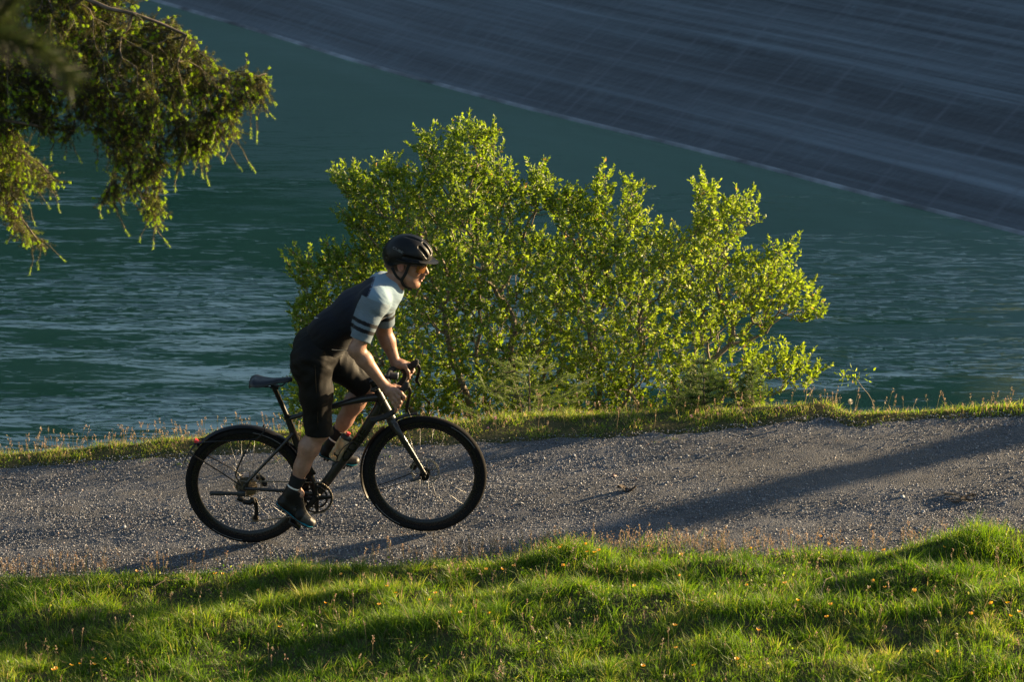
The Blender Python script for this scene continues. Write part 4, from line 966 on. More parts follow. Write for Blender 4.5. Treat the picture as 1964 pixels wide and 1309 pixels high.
# lettering along the down tube
P0, P1 = vv(U(655, 889)), vv(U(708, 815)); d = P1-P0; L = np.linalg.norm(d); d /= L; ctr = (P0+P1)/2+np.array([0, -.0245, 0]); up = np.cross(d, [0, 1, 0]); up *= -1 if up[2] < 0 else 1
up = np.cross(np.array([0, -1, 0]), d)
MM = Matrix(((d[0], up[0], 0, ctr[0]), (d[1], up[1], -1, ctr[1]), (d[2], up[2], 0, ctr[2]), (0, 0, 0, 1)))
text_mesh('lettering', 'CUBE', .060, MM, M_LETTER, BIKE, .0010, 1.55)
g = Geo(); g.tube([SP+(SP-ST)*.02, ST], .0137, seg=16); g.build('seatpost', M_BLACK, BIKE)
g = Geo(); g.lathe(ST+(SP-ST)*.02, SP-ST, [(.0145, -.008), (.0195, -.008), (.0195, .006), (.0145, .007)], 20, closed=True); g.build('seatpost_clamp', M_BLACK, BIKE)
# saddle: lofted shell
def saddle():
    nose, tail = vv(U(560, 727)), vv(U(481, 728)); n = 22; m = 15; G = np.zeros((n, m, 3))
    for i in range(n):
        t = i/(n-1); wd = .018+.052*np.clip((t-.30)/.55, 0, 1)**1.25*(1-.30*np.clip((t-.88)/.12, 0, 1)**2); wd += .003*math.sin(t*3)
        if t < .07: wd *= .55+.45*t/.07
        dip = -.012*math.sin(math.pi*min(1, t*1.15))*.6+.010*np.clip((t-.75)/.25, 0, 1)-.014*np.clip((t-.93)/.07, 0, 1); drop = .018+.016*np.clip((t-.35)/.5, 0, 1)
        for j in range(m):
            s = (j/(m-1)-.5)*2; y = wd*math.sin(s*math.pi/2)**1 if abs(s) < 1 else wd*s; z = dip-drop*abs(s)**2.6-.004*(1-abs(s))*(t > .4)
            G[i, j] = nose+(tail-nose)*t+np.array([0, y, z+.006])
    sd_ = empty('saddle', tuple(nose), BIKE); g = Geo(); g.sheet(G, .011); g.build('cover', M_SADDLE, sd_, sharp=70)
    for s in (-1, 1):
        g = Geo(); g.tube([U(550, 731, s*.008), U(541, 740, s*.018), U(520, 743, s*.022), U(500, 741, s*.024), U(491, 735, s*.035)], .0035, seg=8, n=18); g.build('rail', M_BLACK, sd_)
    g = Geo(); g.box(U(527, 742), (.045, .042, .016), .1); g.box(U(527, 747), (.022, .03, .02), .4); g.build('rail_clamp', M_BLACK, sd_)
saddle()
# fork
g = Geo(); CR = vv(U(760, 821))
g.tube([HB+(HB-CR)*.1, CR*.5+HB*.5, CR], [.029, .030, .026], [.026, .034, .040], 18, n=8)
for s in (-1, 1): g.tube([U(757, 814, s*.03), U(766, 832, s*.052), U(792, 874, s*.056), U(814.5, 910, s*.058)], [.019, .0185, .0155, .011], [.013, .0115, .0095, .009], 12, n=18)
g.build('fork', M_FRAME, BIKE, sharp=60)
g = Geo(); g.lathe(vv(U(814.5, 910, -.062)), YA, [(0, -.008), (.010, -.008), (.012, -.003), (.012, .006)], 16); g.build('axle_cap', M_BLACK, BIKE)
# stem and bars
g = Geo(); CL = vv(U(743, 727)); g.tube([HT+(HT-HB)*.02, HT+(HT-HB)*.55], .0185, seg=18); g.tube([HT+(HT-HB)*.40, CL], [.019, .019], seg=14); g.lathe(CL, YA, [(0, -.024), (.021, -.024), (.021, .024), (0, .024)], 20); g.build('stem', M_BLACK, BIKE)
BARN = [(743, 728, 0), (744, 738, -.12), (747, 747, -.185), (758, 751, -.208), (767, 755, -.212), (769, 765, -.214), (765, 778, -.218), (755, 790, -.222), (741, 799, -.226), (726, 804, -.228), (711, 806.5, -.230)]
BARF = [(743, 728, 0), (747, 717, .12), (752, 709, .185), (765, 705, .208), (776, 708, .212), (778, 718, .214), (773, 731, .216), (762, 742, .220), (748, 751, .224), (733, 756, .226), (718, 758.5, .228)]
bar = empty('handlebar', tuple(CL), BIKE)
for B in (BARN, BARF):
    g = Geo(); g.tube([U(*p) for p in B], [.0155, .0155, .0165, .017, .017, .0165, .0162, .016, .016, .016, .0165], seg=14, n=46, ref=(1, 0, 0)); g.build('bar_tape', M_TAPE, bar)
def lever(hood, knob, blade, yo):
    r = empty('brake_lever', tuple(U(*hood[0])), BIKE)
    g = Geo(); g.tube([U(*p) for p in hood], [.017, .019, .019, .017], [.015, .016, .016, .015], 14, n=12); g.tube([U(*p) for p in knob], [.015, .020, .021, .017, .010], [.013, .016, .016, .014, .008], 14, n=10); g.build('hood', M_TAPE, r)
    g = Geo(); g.tube([U(*p) for p in blade], [.010, .0085, .007, .010, .0095, .0035], [.006, .005, .004, .004, .004, .003], 10, n=22); g.build('blade', M_BLACK, r)
lever([(756, 756, -.212), (765, 753, -.212), (772, 748, -.212), (777, 744, -.212)], [(774, 746, -.212), (778, 742, -.212), (780, 738, -.212), (781, 735.5, -.212), (782, 733.5, -.212)], [(783, 743, -.214), (786.5, 751, -.216), (784.5, 763, -.218), (781.5, 777, -.22), (780, 786, -.222), (786, 796, -.224)], -.21)
lever([(768, 708, .212), (778, 707, .212), (785, 704, .212), (790, 702, .212)], [(788, 705, .212), (793, 700, .212), (797, 696, .212), (799, 692.5, .212), (800, 690, .212)], [(800, 700, .214), (804.5, 707, .216), (803, 716, .218), (800, 726, .22), (799, 731, .222), (806.5, 739, .224)], .21)
g = Geo(); g.box(U(755.5, 721.5, -.01), (.046, .038, .034), .10); g.box(U(741, 729, -.01), (.02, .016, .03), .3); g.build('front_light', M_PLASTIC, BIKE)
g = Geo(); g.box(vv(U(763, 721, -.01)), (.006, .032, .028), .10, bev=.3); g.build('light_lens', M_LENS, BIKE)
g = Geo(); g.box(U(727, 741, .0), (.075, .045, .012), -.35); g.box(U(716, 748, -.01), (.03, .03, .022), .3); g.build('bike_computer', M_PLASTIC, BIKE)
for P in ([(748, 752, -.15), (738, 768, -.06), (731, 776, -.03), (724, 800, -.028)], [(750, 714, .15), (760, 735, .06), (757, 760, .03), (748, 785, .028)]):
    g = Geo(); g.tube([U(*p) for p in P], .0024, seg=6, n=20); g.build('brake_hose', M_PLASTIC, BIKE)
# crankset
CD = np.array([-.66, 0, -.75]); CD /= np.linalg.norm(CD); CLN = .1725; crank = empty('crankset', tuple(BB), BIKE)
for r, y in ((.0925, -.050), (.066, -.043)):
    g = Geo(); c = BB; g.lathe(c, YA, [(r-.011, y+.0015), (r, y+.0015), (r, y-.0015), (r-.011, y-.0015)], 92 if r > .08 else 64, closed=True, teeth=1, tamp=.003); g.build('chainring', M_BLACK, crank)
g = Geo()
for k in range(4):
    a = math.atan2(CD[2], CD[0])+math.pi*(k+.5)/2; e = BB+np.array([math.cos(a)*.080, -.050, math.sin(a)*.080]); g.tube([BB+YA*-.050, e], [.017, .010], [.006, .004], 10); g.box(e, (.018, .010, .018), -a)
g.lathe(BB, YA, [(0, -.062), (.015, -.062), (.019, -.057), (.021, -.045)], 24); g.build('spider', M_BLACK, crank)
PN, PF = BB+CD*CLN+YA*-.068, BB-CD*CLN+YA*.068
g = Geo(); g.tube([BB+YA*-.060, PN+YA*.0], [.017, .013], [.009, .008], 12, n=5, power=2.8); g.build('crank_arm', M_BLACK, crank)
g = Geo(); g.tube([BB+YA*.060, PF], [.017, .013], [.009, .008], 12, n=5, power=2.8); g.build('crank_arm', M_BLACK, crank)
for P, s, an in ((PN, -1, math.radians(38)), (PF, 1, math.radians(8))):
    pe = empty('pedal', tuple(P), crank); g = Geo(); g.box(P+YA*s*.055, (.075, .062, .016), an); g.tube([P, P+YA*s*.05], .007, seg=8, ref=(0, 0, 1)); g.build('pedal_body', M_BLACK, pe)
# chain
def chain(path, name='chain'):
    P = smooth_path(path, 420); d = np.r_[0, np.cumsum(np.linalg.norm(np.diff(P, axis=0), axis=1))]; n = int(d[-1]/.0127); g = Geo(); s = np.linspace(0, d[-1], n)
    Q = np.stack([np.interp(s, d, P[:, k]) for k in range(3)], -1)
    for i in range(n-1):
        m = (Q[i]+Q[i+1])/2; t = Q[i+1]-Q[i]; g.box(m, (.0135, .0058 if i % 2 else .0036, .0075), -math.atan2(t[2], t[0]), bev=.3)
    g.build(name, M_GOLDEN, BIKE, smooth=False)
def circ(C, r, a, y): a = math.radians(a); return C+np.array([r*math.cos(a), y, r*math.sin(a)])
J1, J2 = vv(U(487, 961, -.045)), vv(U(490, 995, -.045)); J1[1] = J2[1] = 0
yc_ = -.045
chain([circ(HR, .040, a, -.035) for a in (250, 210, 170, 130, 95)]+[circ(BB, .094, a, -.05) for a in (98, 60, 20, -20, -60, -85)]+[circ(J2, .018, a, yc_) for a in (-80, -130, 170, 110, 60)]+[circ(J1, .016, a, yc_) for a in (-60, 0, 60, 110)]+[circ(HR, .040, -95, -.037)])
rd = empty('rear_derailleur', tuple(J1), BIKE)
g = Geo(); g.box(U(461, 958, -.075), (.036, .022, .024), .5); g.box(U(474, 964, -.070), (.05, .026, .022), .2); g.box(U(484, 962, -.062), (.03, .026, .03), -.3); g.build('derailleur_body', M_BLACK, rd)
g = Geo()
for y in (-.053, -.037): g.tube([J1+YA*y+np.array([.004, 0, .010]), (J1+J2)/2+YA*y+np.array([.010, 0, 0]), J2+YA*y+np.array([.0, 0, -.006])], [.013, .009, .013], .0012, 12, n=8)
g.build('derailleur_cage', M_BLACK, rd)
for J in (J1, J2):
    g = Geo(); g.lathe(J, YA, [(.004, -.050), (.0165, -.050), (.0165, -.040), (.004, -.040)], 24, closed=True, teeth=1, tamp=.0025); g.build('jockey_wheel', M_GOLDEN, rd)
g = Geo(); g.box(U(595, 905, -.045), (.045, .012, .055), -.5); g.box(U(590, 915, -.035), (.03, .03, .035), .3); g.tube([U(590, 903, -.04), U(598, 920, -.05), U(603, 932, -.052)], [.008, .009, .006], .003, 8, n=6); g.build('front_derailleur', M_BLACK, BIKE)
g = Geo(); g.box(U(500, 917, .055), (.050, .030, .036), .7); g.box(U(507, 928, .055), (.034, .026, .03), .2); g.build('brake_caliper', M_BLACK, BIKE)
g = Geo(); g.box(U(795, 893, .058), (.050, .032, .034), -1.0); g.build('brake_caliper', M_BLACK, BIKE)
# mudguards, stays, stand, tail light
def guard(C, R, a0, a1, n=40, w=.024):
    G = []
    for a in np.radians(np.linspace(a0, a1, n)):
        row = []
        for s in np.linspace(-1, 1, 9): rr = R-.010*abs(s)**2.2; row.append(C+np.array([rr*math.cos(a), w*s, rr*math.sin(a)]))
        G.append(row)
    return G
mg = empty('rear_mudguard', tuple(HR), BIKE)
g = Geo(); g.sheet(guard(HR, .3665, 138, 12), .003); g.build('guard_shell', M_BLACK, mg)
g = Geo(); g.tube([U(379, 849, 0), U(366, 864), U(358, 879), U(350, 896)], [.004, .0035, .003, .002], [.024, .023, .020, .014], 10, n=10); g.build('mud_flap', M_PLASTIC, mg)
g = Geo(); g.box(U(377, 847), (.030, .030, .016), .75); g.build('tail_light', M_RED, mg)
for P in ([(507, 820, -.028), (508, 825, -.045), (498, 838, -.055), (484, 844, -.058), (440, 846, -.058), (395, 849, -.05), (372, 852, -.03)], [(482, 844, -.058), (468, 872, -.066), (454, 903, -.070), (453, 915, -.070), (462, 930, -.070)], [(366, 868, -.03), (372, 875, -.06), (410, 898, -.068), (450, 924, -.072), (462, 933, -.072)],
          [(507, 815, .028), (498, 829, .055), (484, 836, .058), (440, 838, .058), (395, 841, .05), (374, 846, .03)], [(395, 873, .058), (425, 889, .064), (452, 905, .068), (468, 925, .07)]):
    g = Geo(); g.tube([U(*p) for p in P], .0042, seg=8, n=26); g.build('stay', M_BLACK, mg)
fg = empty('front_mudguard', tuple(HF), BIKE)
g = Geo(); g.sheet(guard(HF, .3640, 128, 206), .003); g.build('guard_shell', M_BLACK, fg)
g = Geo(); g.tube([U(757, 809), U(766, 802), U(778, 797.5), U(790, 795), U(801, 793)], [.006, .005, .004, .0035, .003], [.020, .023, .024, .023, .016], 12, n=14); g.build('front_extension', M_BLACK, fg)
g = Geo(); a = math.radians(206); g.tube([circ(HF, .364, 204, 0), circ(HF, .360, 207, 0), circ(HF, .352, 209.5, 0)], [.004, .003, .001], [.018, .009, .001], 8, n=6); g.build('guard_tip', M_STEEL, fg)
for P in ([(725, 932, -.026), (760, 920, -.045), (792, 907, -.062)], [(727, 940, -.026), (760, 931, -.045), (790, 922, -.062), (805, 919, -.062)]):
    g = Geo(); g.tube([U(*p) for p in P], .0026, seg=6, n=12); g.build('stay', M_BLACK, fg)
g = Geo(); g.tube([U(788, 923, -.062), U(808, 917, -.062)], [.009, .008], seg=8); g.build('stay_mount', M_PLASTIC, fg)
g = Geo(); g.tube([U(403, 948, -.085), U(406, 947, -.085), U(440, 947.5, -.085), U(458, 948, -.08)], [.013, .014, .011, .011], [.009, .010, .008, .008], 10, n=10); g.box(U(463, 948, -.078), (.05, .02, .03), 0); g.build('kickstand', M_PLASTIC, BIKE)
g = Geo(); g.tube([U(676, 848, -.038), U(660, 858, -.042), U(650, 872, -.042), U(646, 885, -.03), U(652, 889, 0)], .003, seg=8, n=16); g.tube([U(676, 846, .038), U(660, 848, .042), U(650, 862, .042), U(646, 878, .03), U(652, 889, 0)], .003, seg=8, n=16); g.build('bottle_cage', M_PLASTIC, BIKE)

# drinking bottle in its cage
t = NT('amber_bottle'); c = t.obj(); M_BOTTLE = t.done(t.bsdf(t.mix(t.mapr(t.noise(c, 30), .4, .6), (.50, .40, .26), (.38, .30, .19)), .25, spec=.5, **{'Transmission Weight': .45, 'IOR': 1.2}))
b0, b1 = vv(U(641, 880)), vv(U(664, 840)); ax = b1-b0; L = np.linalg.norm(ax); ax /= L
bt = empty('water_bottle', tuple(b0)); tag(bt, 'translucent amber water bottle with a red nozzle in the frame of the bicycle', 'bottle')
g = Geo(); g.lathe(b0, ax, [(0, 0), (.030, 0), (.0345, .004), (.036, .012), (.036, .060), (.0335, .066), (.0335, .076), (.036, .082), (.036, L-.022), (.033, L-.010), (.029, L-.006)], 32); g.build('bottle_body', M_BOTTLE, bt)
g = Geo(); g.lathe(b0, ax, [(.029, L-.008), (.032, L-.006), (.032, L+.008), (.024, L+.015), (.012, L+.018), (0, L+.018)], 32); g.build('cap', M_PLASTIC, bt)
g = Geo(); g.lathe(b0, ax, [(.011, L+.016), (.011, L+.026), (.013, L+.028), (.012, L+.034), (0, L+.035)], 20); g.build('nozzle', M_RED, bt)
g = Geo(); g.lathe(b0, ax, [(.0366, .018), (.0366, .050)], 32); o = g.build('label_print', M_PLASTIC, bt); bpy.data.objects.remove(o)
mid = b0+ax*.035+YA*-.0368; up = np.cross(np.array([0, -1, 0]), ax)
g = Geo(); g.tube([mid-ax*.012-up*.014, mid+ax*.004-up*.002, mid+ax*.0+up*.010, mid+ax*.014+up*.016], [.004, .005, .004, .003], .0008, 8, n=10); g.build('logo_print', M_LETTER, bt)

# ------------------------------------------------------------------ rider: implicit surfaces meshed as one continuous skin
import openvdb
class Field:
    def __init__(s, lo, hi, vox):
        s.lo = np.array(lo, float); s.vox = vox; s.n = np.ceil((np.array(hi)-s.lo)/vox).astype(int)+1; s.f = np.full(s.n, 1.0, np.float32)
    def _sub(s, pts, m):
        pts = np.array(pts); a = np.clip(((pts.min(0)-m-s.lo)/s.vox).astype(int), 0, s.n-1); b = np.clip(((pts.max(0)+m-s.lo)/s.vox).astype(int)+2, 1, s.n)
        sl = tuple(slice(i, j) for i, j in zip(a, b)); g = [s.lo[k]+s.vox*np.arange(a[k], b[k]) for k in range(3)]
        return sl, np.stack(np.meshgrid(*g, indexing='ij'), -1).astype(np.float32)
    def _op(s, sl, d, k, op):
        f = s.f[sl]
        if op == 'add': h = np.clip(.5+.5*(f-d)/k, 0, 1); s.f[sl] = f*(1-h)+d*h-k*h*(1-h)
        else: h = np.clip(.5-.5*(f+d)/k, 0, 1); s.f[sl] = f*(1-h)-d*h+k*h*(1-h)
    def cone(s, A, B, ra, rb, ys=1.0, k=.02, op='add', clip=None, inf=0.0):
        A, B = vv(A), vv(B); ra, rb = ra+inf, rb+inf; m = max(ra, rb)*max(1, ys)+k+3*s.vox; sl, P = s._sub([A, B], m)
        AB = B-A; q = P.copy(); h = np.clip(((q-A.astype(np.float32))@AB.astype(np.float32))/(AB@AB+1e-9), 0, 1); v = q-A-h[..., None]*AB; v[..., 1] /= ys
        d = np.linalg.norm(v, axis=-1)-(ra+(rb-ra)*h)
        for c in (clip or []): d = np.maximum(d, (P-vv(c[0]).astype(np.float32))@(vv(c[1])/np.linalg.norm(vv(c[1]))).astype(np.float32))
        s._op(sl, d, k, op); return s
    def ell(s, C, R, ax=None, k=.015, op='add', clip=None):
        C = vv(C); R = np.array(R, float); m = R.max()+k+3*s.vox; sl, P = s._sub([C], m); q = (P-C)
        if ax is not None: q = q@np.array(ax, float).T
        k0 = np.linalg.norm(q/R, axis=-1); k1 = np.linalg.norm(q/(R*R), axis=-1)+1e-9; d = k0*(k0-1)/k1
        for c in (clip or []): d = np.maximum(d, (P-vv(c[0]))@(vv(c[1])/np.linalg.norm(vv(c[1]))))
        s._op(sl, d.astype(np.float32), k, op); return s
    def mesh(s, name, mat, parent, attrs=None, disp=None):
        b = 3*s.vox; g = openvdb.FloatGrid(b); g.copyFromArray(np.ascontiguousarray(np.clip(s.f, -b, b)), tolerance=0.0); V, Q = g.convertToQuads(0.0); V = V*s.vox+s.lo
        V = V.astype(float); Q = np.array(Q)
        if disp is not None: V = V+disp(V)
        me = mesh_np(name, V, Q, smooth=True, attrs={k: f(V) for k, f in (attrs or {}).items()})
        # outward normals
        return link(name, me, mat, parent)

t0r = time.time()
RIDER = empty('person', tuple(BB)); tag(RIDER, 'cyclist in black helmet, orange glasses, blue-grey and black jersey and shorts, pedalling off the saddle', 'person')
# head frame: f forward, s towards the camera side, u up
HE = vv(U(773, 502, 0)); ta = math.radians(10); hf = np.array([math.cos(ta), 0, -math.sin(ta)]); hu = np.array([math.sin(ta), 0, math.cos(ta)]); hs = np.array([0, -1.0, 0])
def Hd(f, s_, u): return HE+f*hf+s_*hs+u*hu
HAX = [hf, hs, hu]
SN, SF = vv(U(720, 577, -.165)), vv(U(737, 549, .150))
EN, EF = vv(U(684, 671, -.235)), vv(U(737, 638, .235))
WN, WF = vv(U(735, 738, -.215)), vv(U(759, 697, .212))
HPN, HPF = vv(U(602, 692, -.085)), vv(U(608, 664, .085))
KN, KF = vv(U(612, 826, -.105)), vv(U(703, 742, .11))
AN, AF = vv(U(563, 938, -.125)), vv(U(640, 846, .125))
C1, C2, C3, C4 = vv(U(729, 569, 0)), vv(U(684, 597, 0)), vv(U(640, 634, 0)), vv(U(608, 668, 0))
NK = vv(U(750, 549, 0))

body = Field((U(500, 1000, 0).x, -.36, BB[2]-.10), (U(840, 450, 0).x, .36, HE[2]+.19), .0038)
B_ = body
# torso
B_.cone(C1, C2, .098, .100, 1.32, .04).cone(C2, C3, .100, .098, 1.28, .04).cone(C3, C4, .098, .108, 1.3, .04)
B_.cone(C1+np.array([.01, 0, .02]), NK, .075, .058, 1.25, .05)
for S_, s in ((SN, -1), (SF, 1)): B_.cone(NK+np.array([-.01, s*.03, -.01]), S_, .048, .052, 1, .05)
# arms
def arm(F, S_, E_, W_, inf=0.0):
    F.cone(S_, E_, .056, .041, 1, .03, inf=inf); m = E_+(W_-E_)*.28; F.cone(E_, m, .040, .0435, 1, .02); F.cone(m, W_, .0435, .0265, .95, .02)
arm(B_, SN, EN, WN); arm(B_, SF, EF, WF)
def elb(E_, s): B_.ell(E_+np.array([-.012, s*.004, -.008]), (.030, .028, .034), k=.02)
elb(EN, -1); elb(EF, 1)
# hands: palm, four fingers and a thumb closed round the hoods
def chainf(pts, r0, r1, k=.006):
    P = [vv(U(*p)) for p in pts]; n = len(P)-1
    for i in range(n): B_.cone(P[i], P[i+1], r0+(r1-r0)*i/n, r0+(r1-r0)*(i+1)/n, 1, k)
B_.cone(WN, U(750, 750, -.218), .025, .028, 1.0, .02); B_.cone(U(748, 748, -.22), U(762, 752, -.226), .026, .018, 1.0, .015); B_.cone(U(746, 752, -.226), U(753, 764, -.236), .023, .017, 1, .015)
chainf([(760, 749, -.232), (769, 754.5, -.240), (775.5, 762, -.240), (774, 767, -.224), (769, 769, -.200)], .0118, .0082)
chainf([(757, 755, -.238), (764.5, 763, -.246), (768, 772, -.244), (766, 777, -.226), (762, 776, -.204)], .0118, .0082)
chainf([(753, 760, -.240), (759.5, 770, -.248), (765, 779, -.246), (763, 783, -.228), (758, 782, -.208)], .0110, .0080)
chainf([(749, 764, -.238), (754, 774, -.246), (760.5, 785, -.246), (759, 789, -.232), (754, 788, -.214)], .0100, .0072)
chainf([(744, 743, -.205), (756, 741, -.190), (766, 744, -.186), (773, 749, -.188)], .0125, .0095)
B_.cone(WF, U(770, 699, .212), .025, .026, 1.0, .02); B_.cone(U(768, 699, .212), U(783, 699, .222), .026, .015, 1.1, .015)
chainf([(768, 702, .196), (777, 704, .186), (783, 714, .184), (784.5, 726, .190)], .0135, .0088)
for q, (dx, dy) in enumerate([(0, 0), (-5, 6), (-9, 13), (-12, 20)]):
    chainf([(781+dx*.8, 697+dy*.7, .238), (790+dx, 702+dy, .246), (793+dx, 711+dy, .238), (791+dx, 715+dy, .222)], .0112-.0004*q, .0080)
# legs
for HP, K_, A_, s in ((HPN, KN, AN, -1), (HPF, KF, AF, 1)):
    B_.cone(HP, K_, .083, .054, 1, .04); d_ = A_-K_; back = np.cross(d_, YA); back /= np.linalg.norm(back); back *= -1 if back[0] > 0 else 1
    B_.ell(K_+np.array([.012, 0, .0]), (.050, .046, .056), k=.03)
    m = K_+d_*.30+back*.012; m2 = K_+d_*.62+back*.006; B_.cone(K_+d_*.04, m, .048, .056, .96, .03); B_.cone(m, m2, .056, .042, .96, .03); B_.cone(m2, A_, .041, .033, .92, .03)
    B_.cone(A_, A_+np.array([.03, 0, -.03]), .034, .03, 1, .02)
# neck, head, face
B_.cone(Hd(-.012, 0, -.075), NK+np.array([.012, 0, .012]), .054, .060, .98, .03)
B_.ell(Hd(.018, 0, .052), (.096, .076, .094), HAX, .02)
B_.ell(Hd(-.045, 0, -.005), (.058, .062, .065), HAX, .02)
B_.cone(Hd(.052, 0, .005), Hd(.066, 0, -.060), .062, .044, 1.0, .03)
for s in (-1, 1):
    B_.cone(Hd(.012, s*.054, -.058), Hd(.075, s*.022, -.106), .019, .019, 1, .022)
    B_.ell(Hd(.080, s*.040, -.030), (.024, .020, .022), HAX, .02)
    B_.ell(Hd(.113, s*.033, -.004), (.014, .017, .011), HAX, .010, 'sub')
    B_.ell(Hd(.113, s*.024, .018), (.010, .020, .007), HAX, .01)
    B_.ell(Hd(-.006, s*.072, -.008), (.0185, .0085, .031), [hf*.96+hu*.28, hs, hu*.96-hf*.28], .006)
    B_.ell(Hd(-.003, s*.0815, -.004), (.0095, .006, .018), [hf*.96+hu*.28, hs, hu*.96-hf*.28], .004, 'sub')
    B_.ell(Hd(.125, s*.0125, -.046), (.011, .0065, .008), HAX, .005)
B_.cone(Hd(.062, 0, -.085), Hd(.094, 0, -.116), .034, .019, 1.15, .02)
B_.cone(Hd(.02, 0, -.095), Hd(.075, 0, -.112), .034, .020, 1.3, .03)
B_.cone(Hd(.114, 0, .006), Hd(.139, 0, -.038), .0085, .0105, 1.0, .010)
B_.cone(Hd(.120, 0, -.048), Hd(.122, 0, -.070), .009, .009, 1.5, .012)
B_.ell(Hd(.117, 0, -.0745), (.0105, .021, .0058), HAX, .004); B_.ell(Hd(.113, 0, -.0885), (.0100, .018, .0064), HAX, .005)
B_.ell(Hd(.126, 0, -.0812), (.010, .020, .0020), HAX, .003, 'sub')
t = NT('skin'); c = t.obj(); n1 = t.noise(c, 35, 4, .6); n2 = t.noise(c, 420, 2); lipc = t.attr('tone')
col = t.mix(t.mapr(n1, .3, .7), (.215, .112, .074), (.295, .165, .112)); col = t.mix(lipc.outputs['Fac'], col, (.33, .10, .085)); hair = t.attr('hair')
col = t.mix(t.math('MULTIPLY', hair.outputs['Fac'], t.mapr(t.noise(c, 260, 2), .3, .6, .55, 1)), col, (.045, .028, .018))
M_SKIN = t.done(t.bsdf(col, .48, spec=.4, normal=t.bump(n2.outputs[0], .12, .002), **{'Subsurface Weight': .12, 'Subsurface Radius': (.012, .005, .003), 'Subsurface Scale': 1.0}))
def hl(V): q = V-HE; return q@hf, q@hs, q@hu
def tone(V):
    f, s_, u = hl(V); lips = np.exp(-((u+.0812)/.0115)**2*1.6)*(f > .098)*(np.abs(s_) < .024); ear = .5*np.exp(-((f+.004)**2+(u+.006)**2)/.026**2)*(np.abs(s_) > .066)
    tips = 0
    for p in ((WN+WF)/2,): pass
    return np.clip(lips*.35+ear, 0, 1)
def hairf(V):
    f, s_, u = hl(V); return np.clip(((u+.052-.55*np.clip(f+.02, 0, 1))/.02), 0, 1)*np.clip((.028-f)/.012, 0, 1)*(u > -.06)*(u > -.30)*np.where((np.abs(s_) > .068) & (u < .03) & (f > -.03), .0, 1)
body.mesh('body', M_SKIN, RIDER, attrs={'tone': tone, 'hair': hairf})
print('body', time.time()-t0r)

# jersey
SLV = .80
def folds(amp, fn):
    def f(V):
        return fn(V)*amp
    return f
jf = Field((U(560, 800, 0).x, -.33, C4[2]-.20), (U(800, 450, 0).x, .33, NK[2]+.12), .0042)
hemn = (C4-C3)/np.linalg.norm(C4-C3); hem = vv(U(634, 648, 0)); hc = [(vv(U(622, 668, 0)), hemn*.85+np.array([.10, 0, -.45]))]
jf.cone(C1, C2, .112, .113, 1.30, .05).cone(C2, C3, .113, .110, 1.27, .05).cone(C3, C4+hemn*.05, .110, .122, 1.28, .05, clip=hc)
jf.cone(C1+np.array([.012, 0, .02]), NK+np.array([0, 0, -.012]), .090, .068, 1.25, .05)
for S_, E_, s in ((SN, EN, -1), (SF, EF, 1)):
    jf.cone(NK+np.array([-.012, s*.03, -.012]), S_, .056, .062, 1, .05)
    d_ = (E_-S_)/np.linalg.norm(E_-S_); cp = S_+(E_-S_)*SLV
    jf.cone(S_, S_+(E_-S_)*.95, .068, .056, 1, .045, clip=[(cp, d_)])
    jf.cone(S_, C2+np.array([.01, s*.09, -.03]), .045, .05, 1, .06); jf.cone(S_*.8+NK*.2+np.array([-.03, 0, -.01]), C2+np.array([-.005, s*.05, .01]), .05, .06, 1, .07)
cd_ = (Hd(0, 0, -.05)-NK); cd_ /= np.linalg.norm(cd_)
jf.cone(NK-cd_*.02, NK+cd_*.12, .067, .0625, 1.0, .012, clip=[(NK+cd_*.030+np.array([0, 0, .002]), cd_+np.array([.25, 0, 0]))])
yA, yB = vv(U(722, 521, 0)), vv(U(706, 562, -.155))
def jcol(V):
    def seg(S_, E_):
        d = E_-S_; L2 = d@d; t = (V-S_)@d/L2; dist = np.linalg.norm(V-S_-np.clip(t, 0, 1)[:, None]*d, axis=1); return t, dist
    navy = np.array([.009, .012, .022]); black = np.array([.005, .005, .006]); light = np.array([.125, .165, .205]); lw = np.array([.165, .245, .32])
    zt = np.clip((V[:, 2]-C3[2])/(C1[2]-C3[2]), 0, 1)[:, None]; dark = black*(1-zt)+navy*zt
    X0 = yB[0]+(yA[0]-yB[0])*(V[:, 2]-yB[2])/(yA[2]-yB[2]); X0 = X0-.55*np.clip(V[:, 1], 0, 1); chest = (V[:, 0] > X0)&(V[:, 2] > yB[2]-.14)
    zc = np.clip((NK[2]+.03-V[:, 2])/.22, 0, 1)[:, None]; body_l = lw*(1-zc)+light*zc
    col = np.where(chest[:, None], body_l, dark)
    for S_, E_ in ((SN, EN), (SF, EF)):
        t, dist = seg(S_, E_); out = (V-C1)@np.array([0, np.sign(S_[1]), 0]); sl = (dist < .084) & (out > .088+.055*np.clip(t, 0, 1)) & (t > -.02)
        g = (1-.18*np.clip(t, 0, 1))[:, None]; c_ = light*g
        band = (np.abs(t-.46) < .037) | (np.abs(t-.60) < .037); c_ = np.where(band[:, None], np.array([.010, .011, .014]), c_); col = np.where(sl[:, None], c_, col)
    # thin piping where yoke meets back
    pip = (np.abs(V[:, 0]-X0-.004) < .0028) & (V[:, 2] > yB[2]-.02); col = np.where(pip[:, None] & (V[:, 2] > yB[2])[:, None], np.array([.05, .04, .07]), col)
    zip_ = (np.abs(V[:, 1]) < .005) & (V[:, 0] > C1[0]+.03) & (V[:, 2] < NK[2]+.02); col = np.where(zip_[:, None], np.array([.02, .02, .025]), col)
    return col
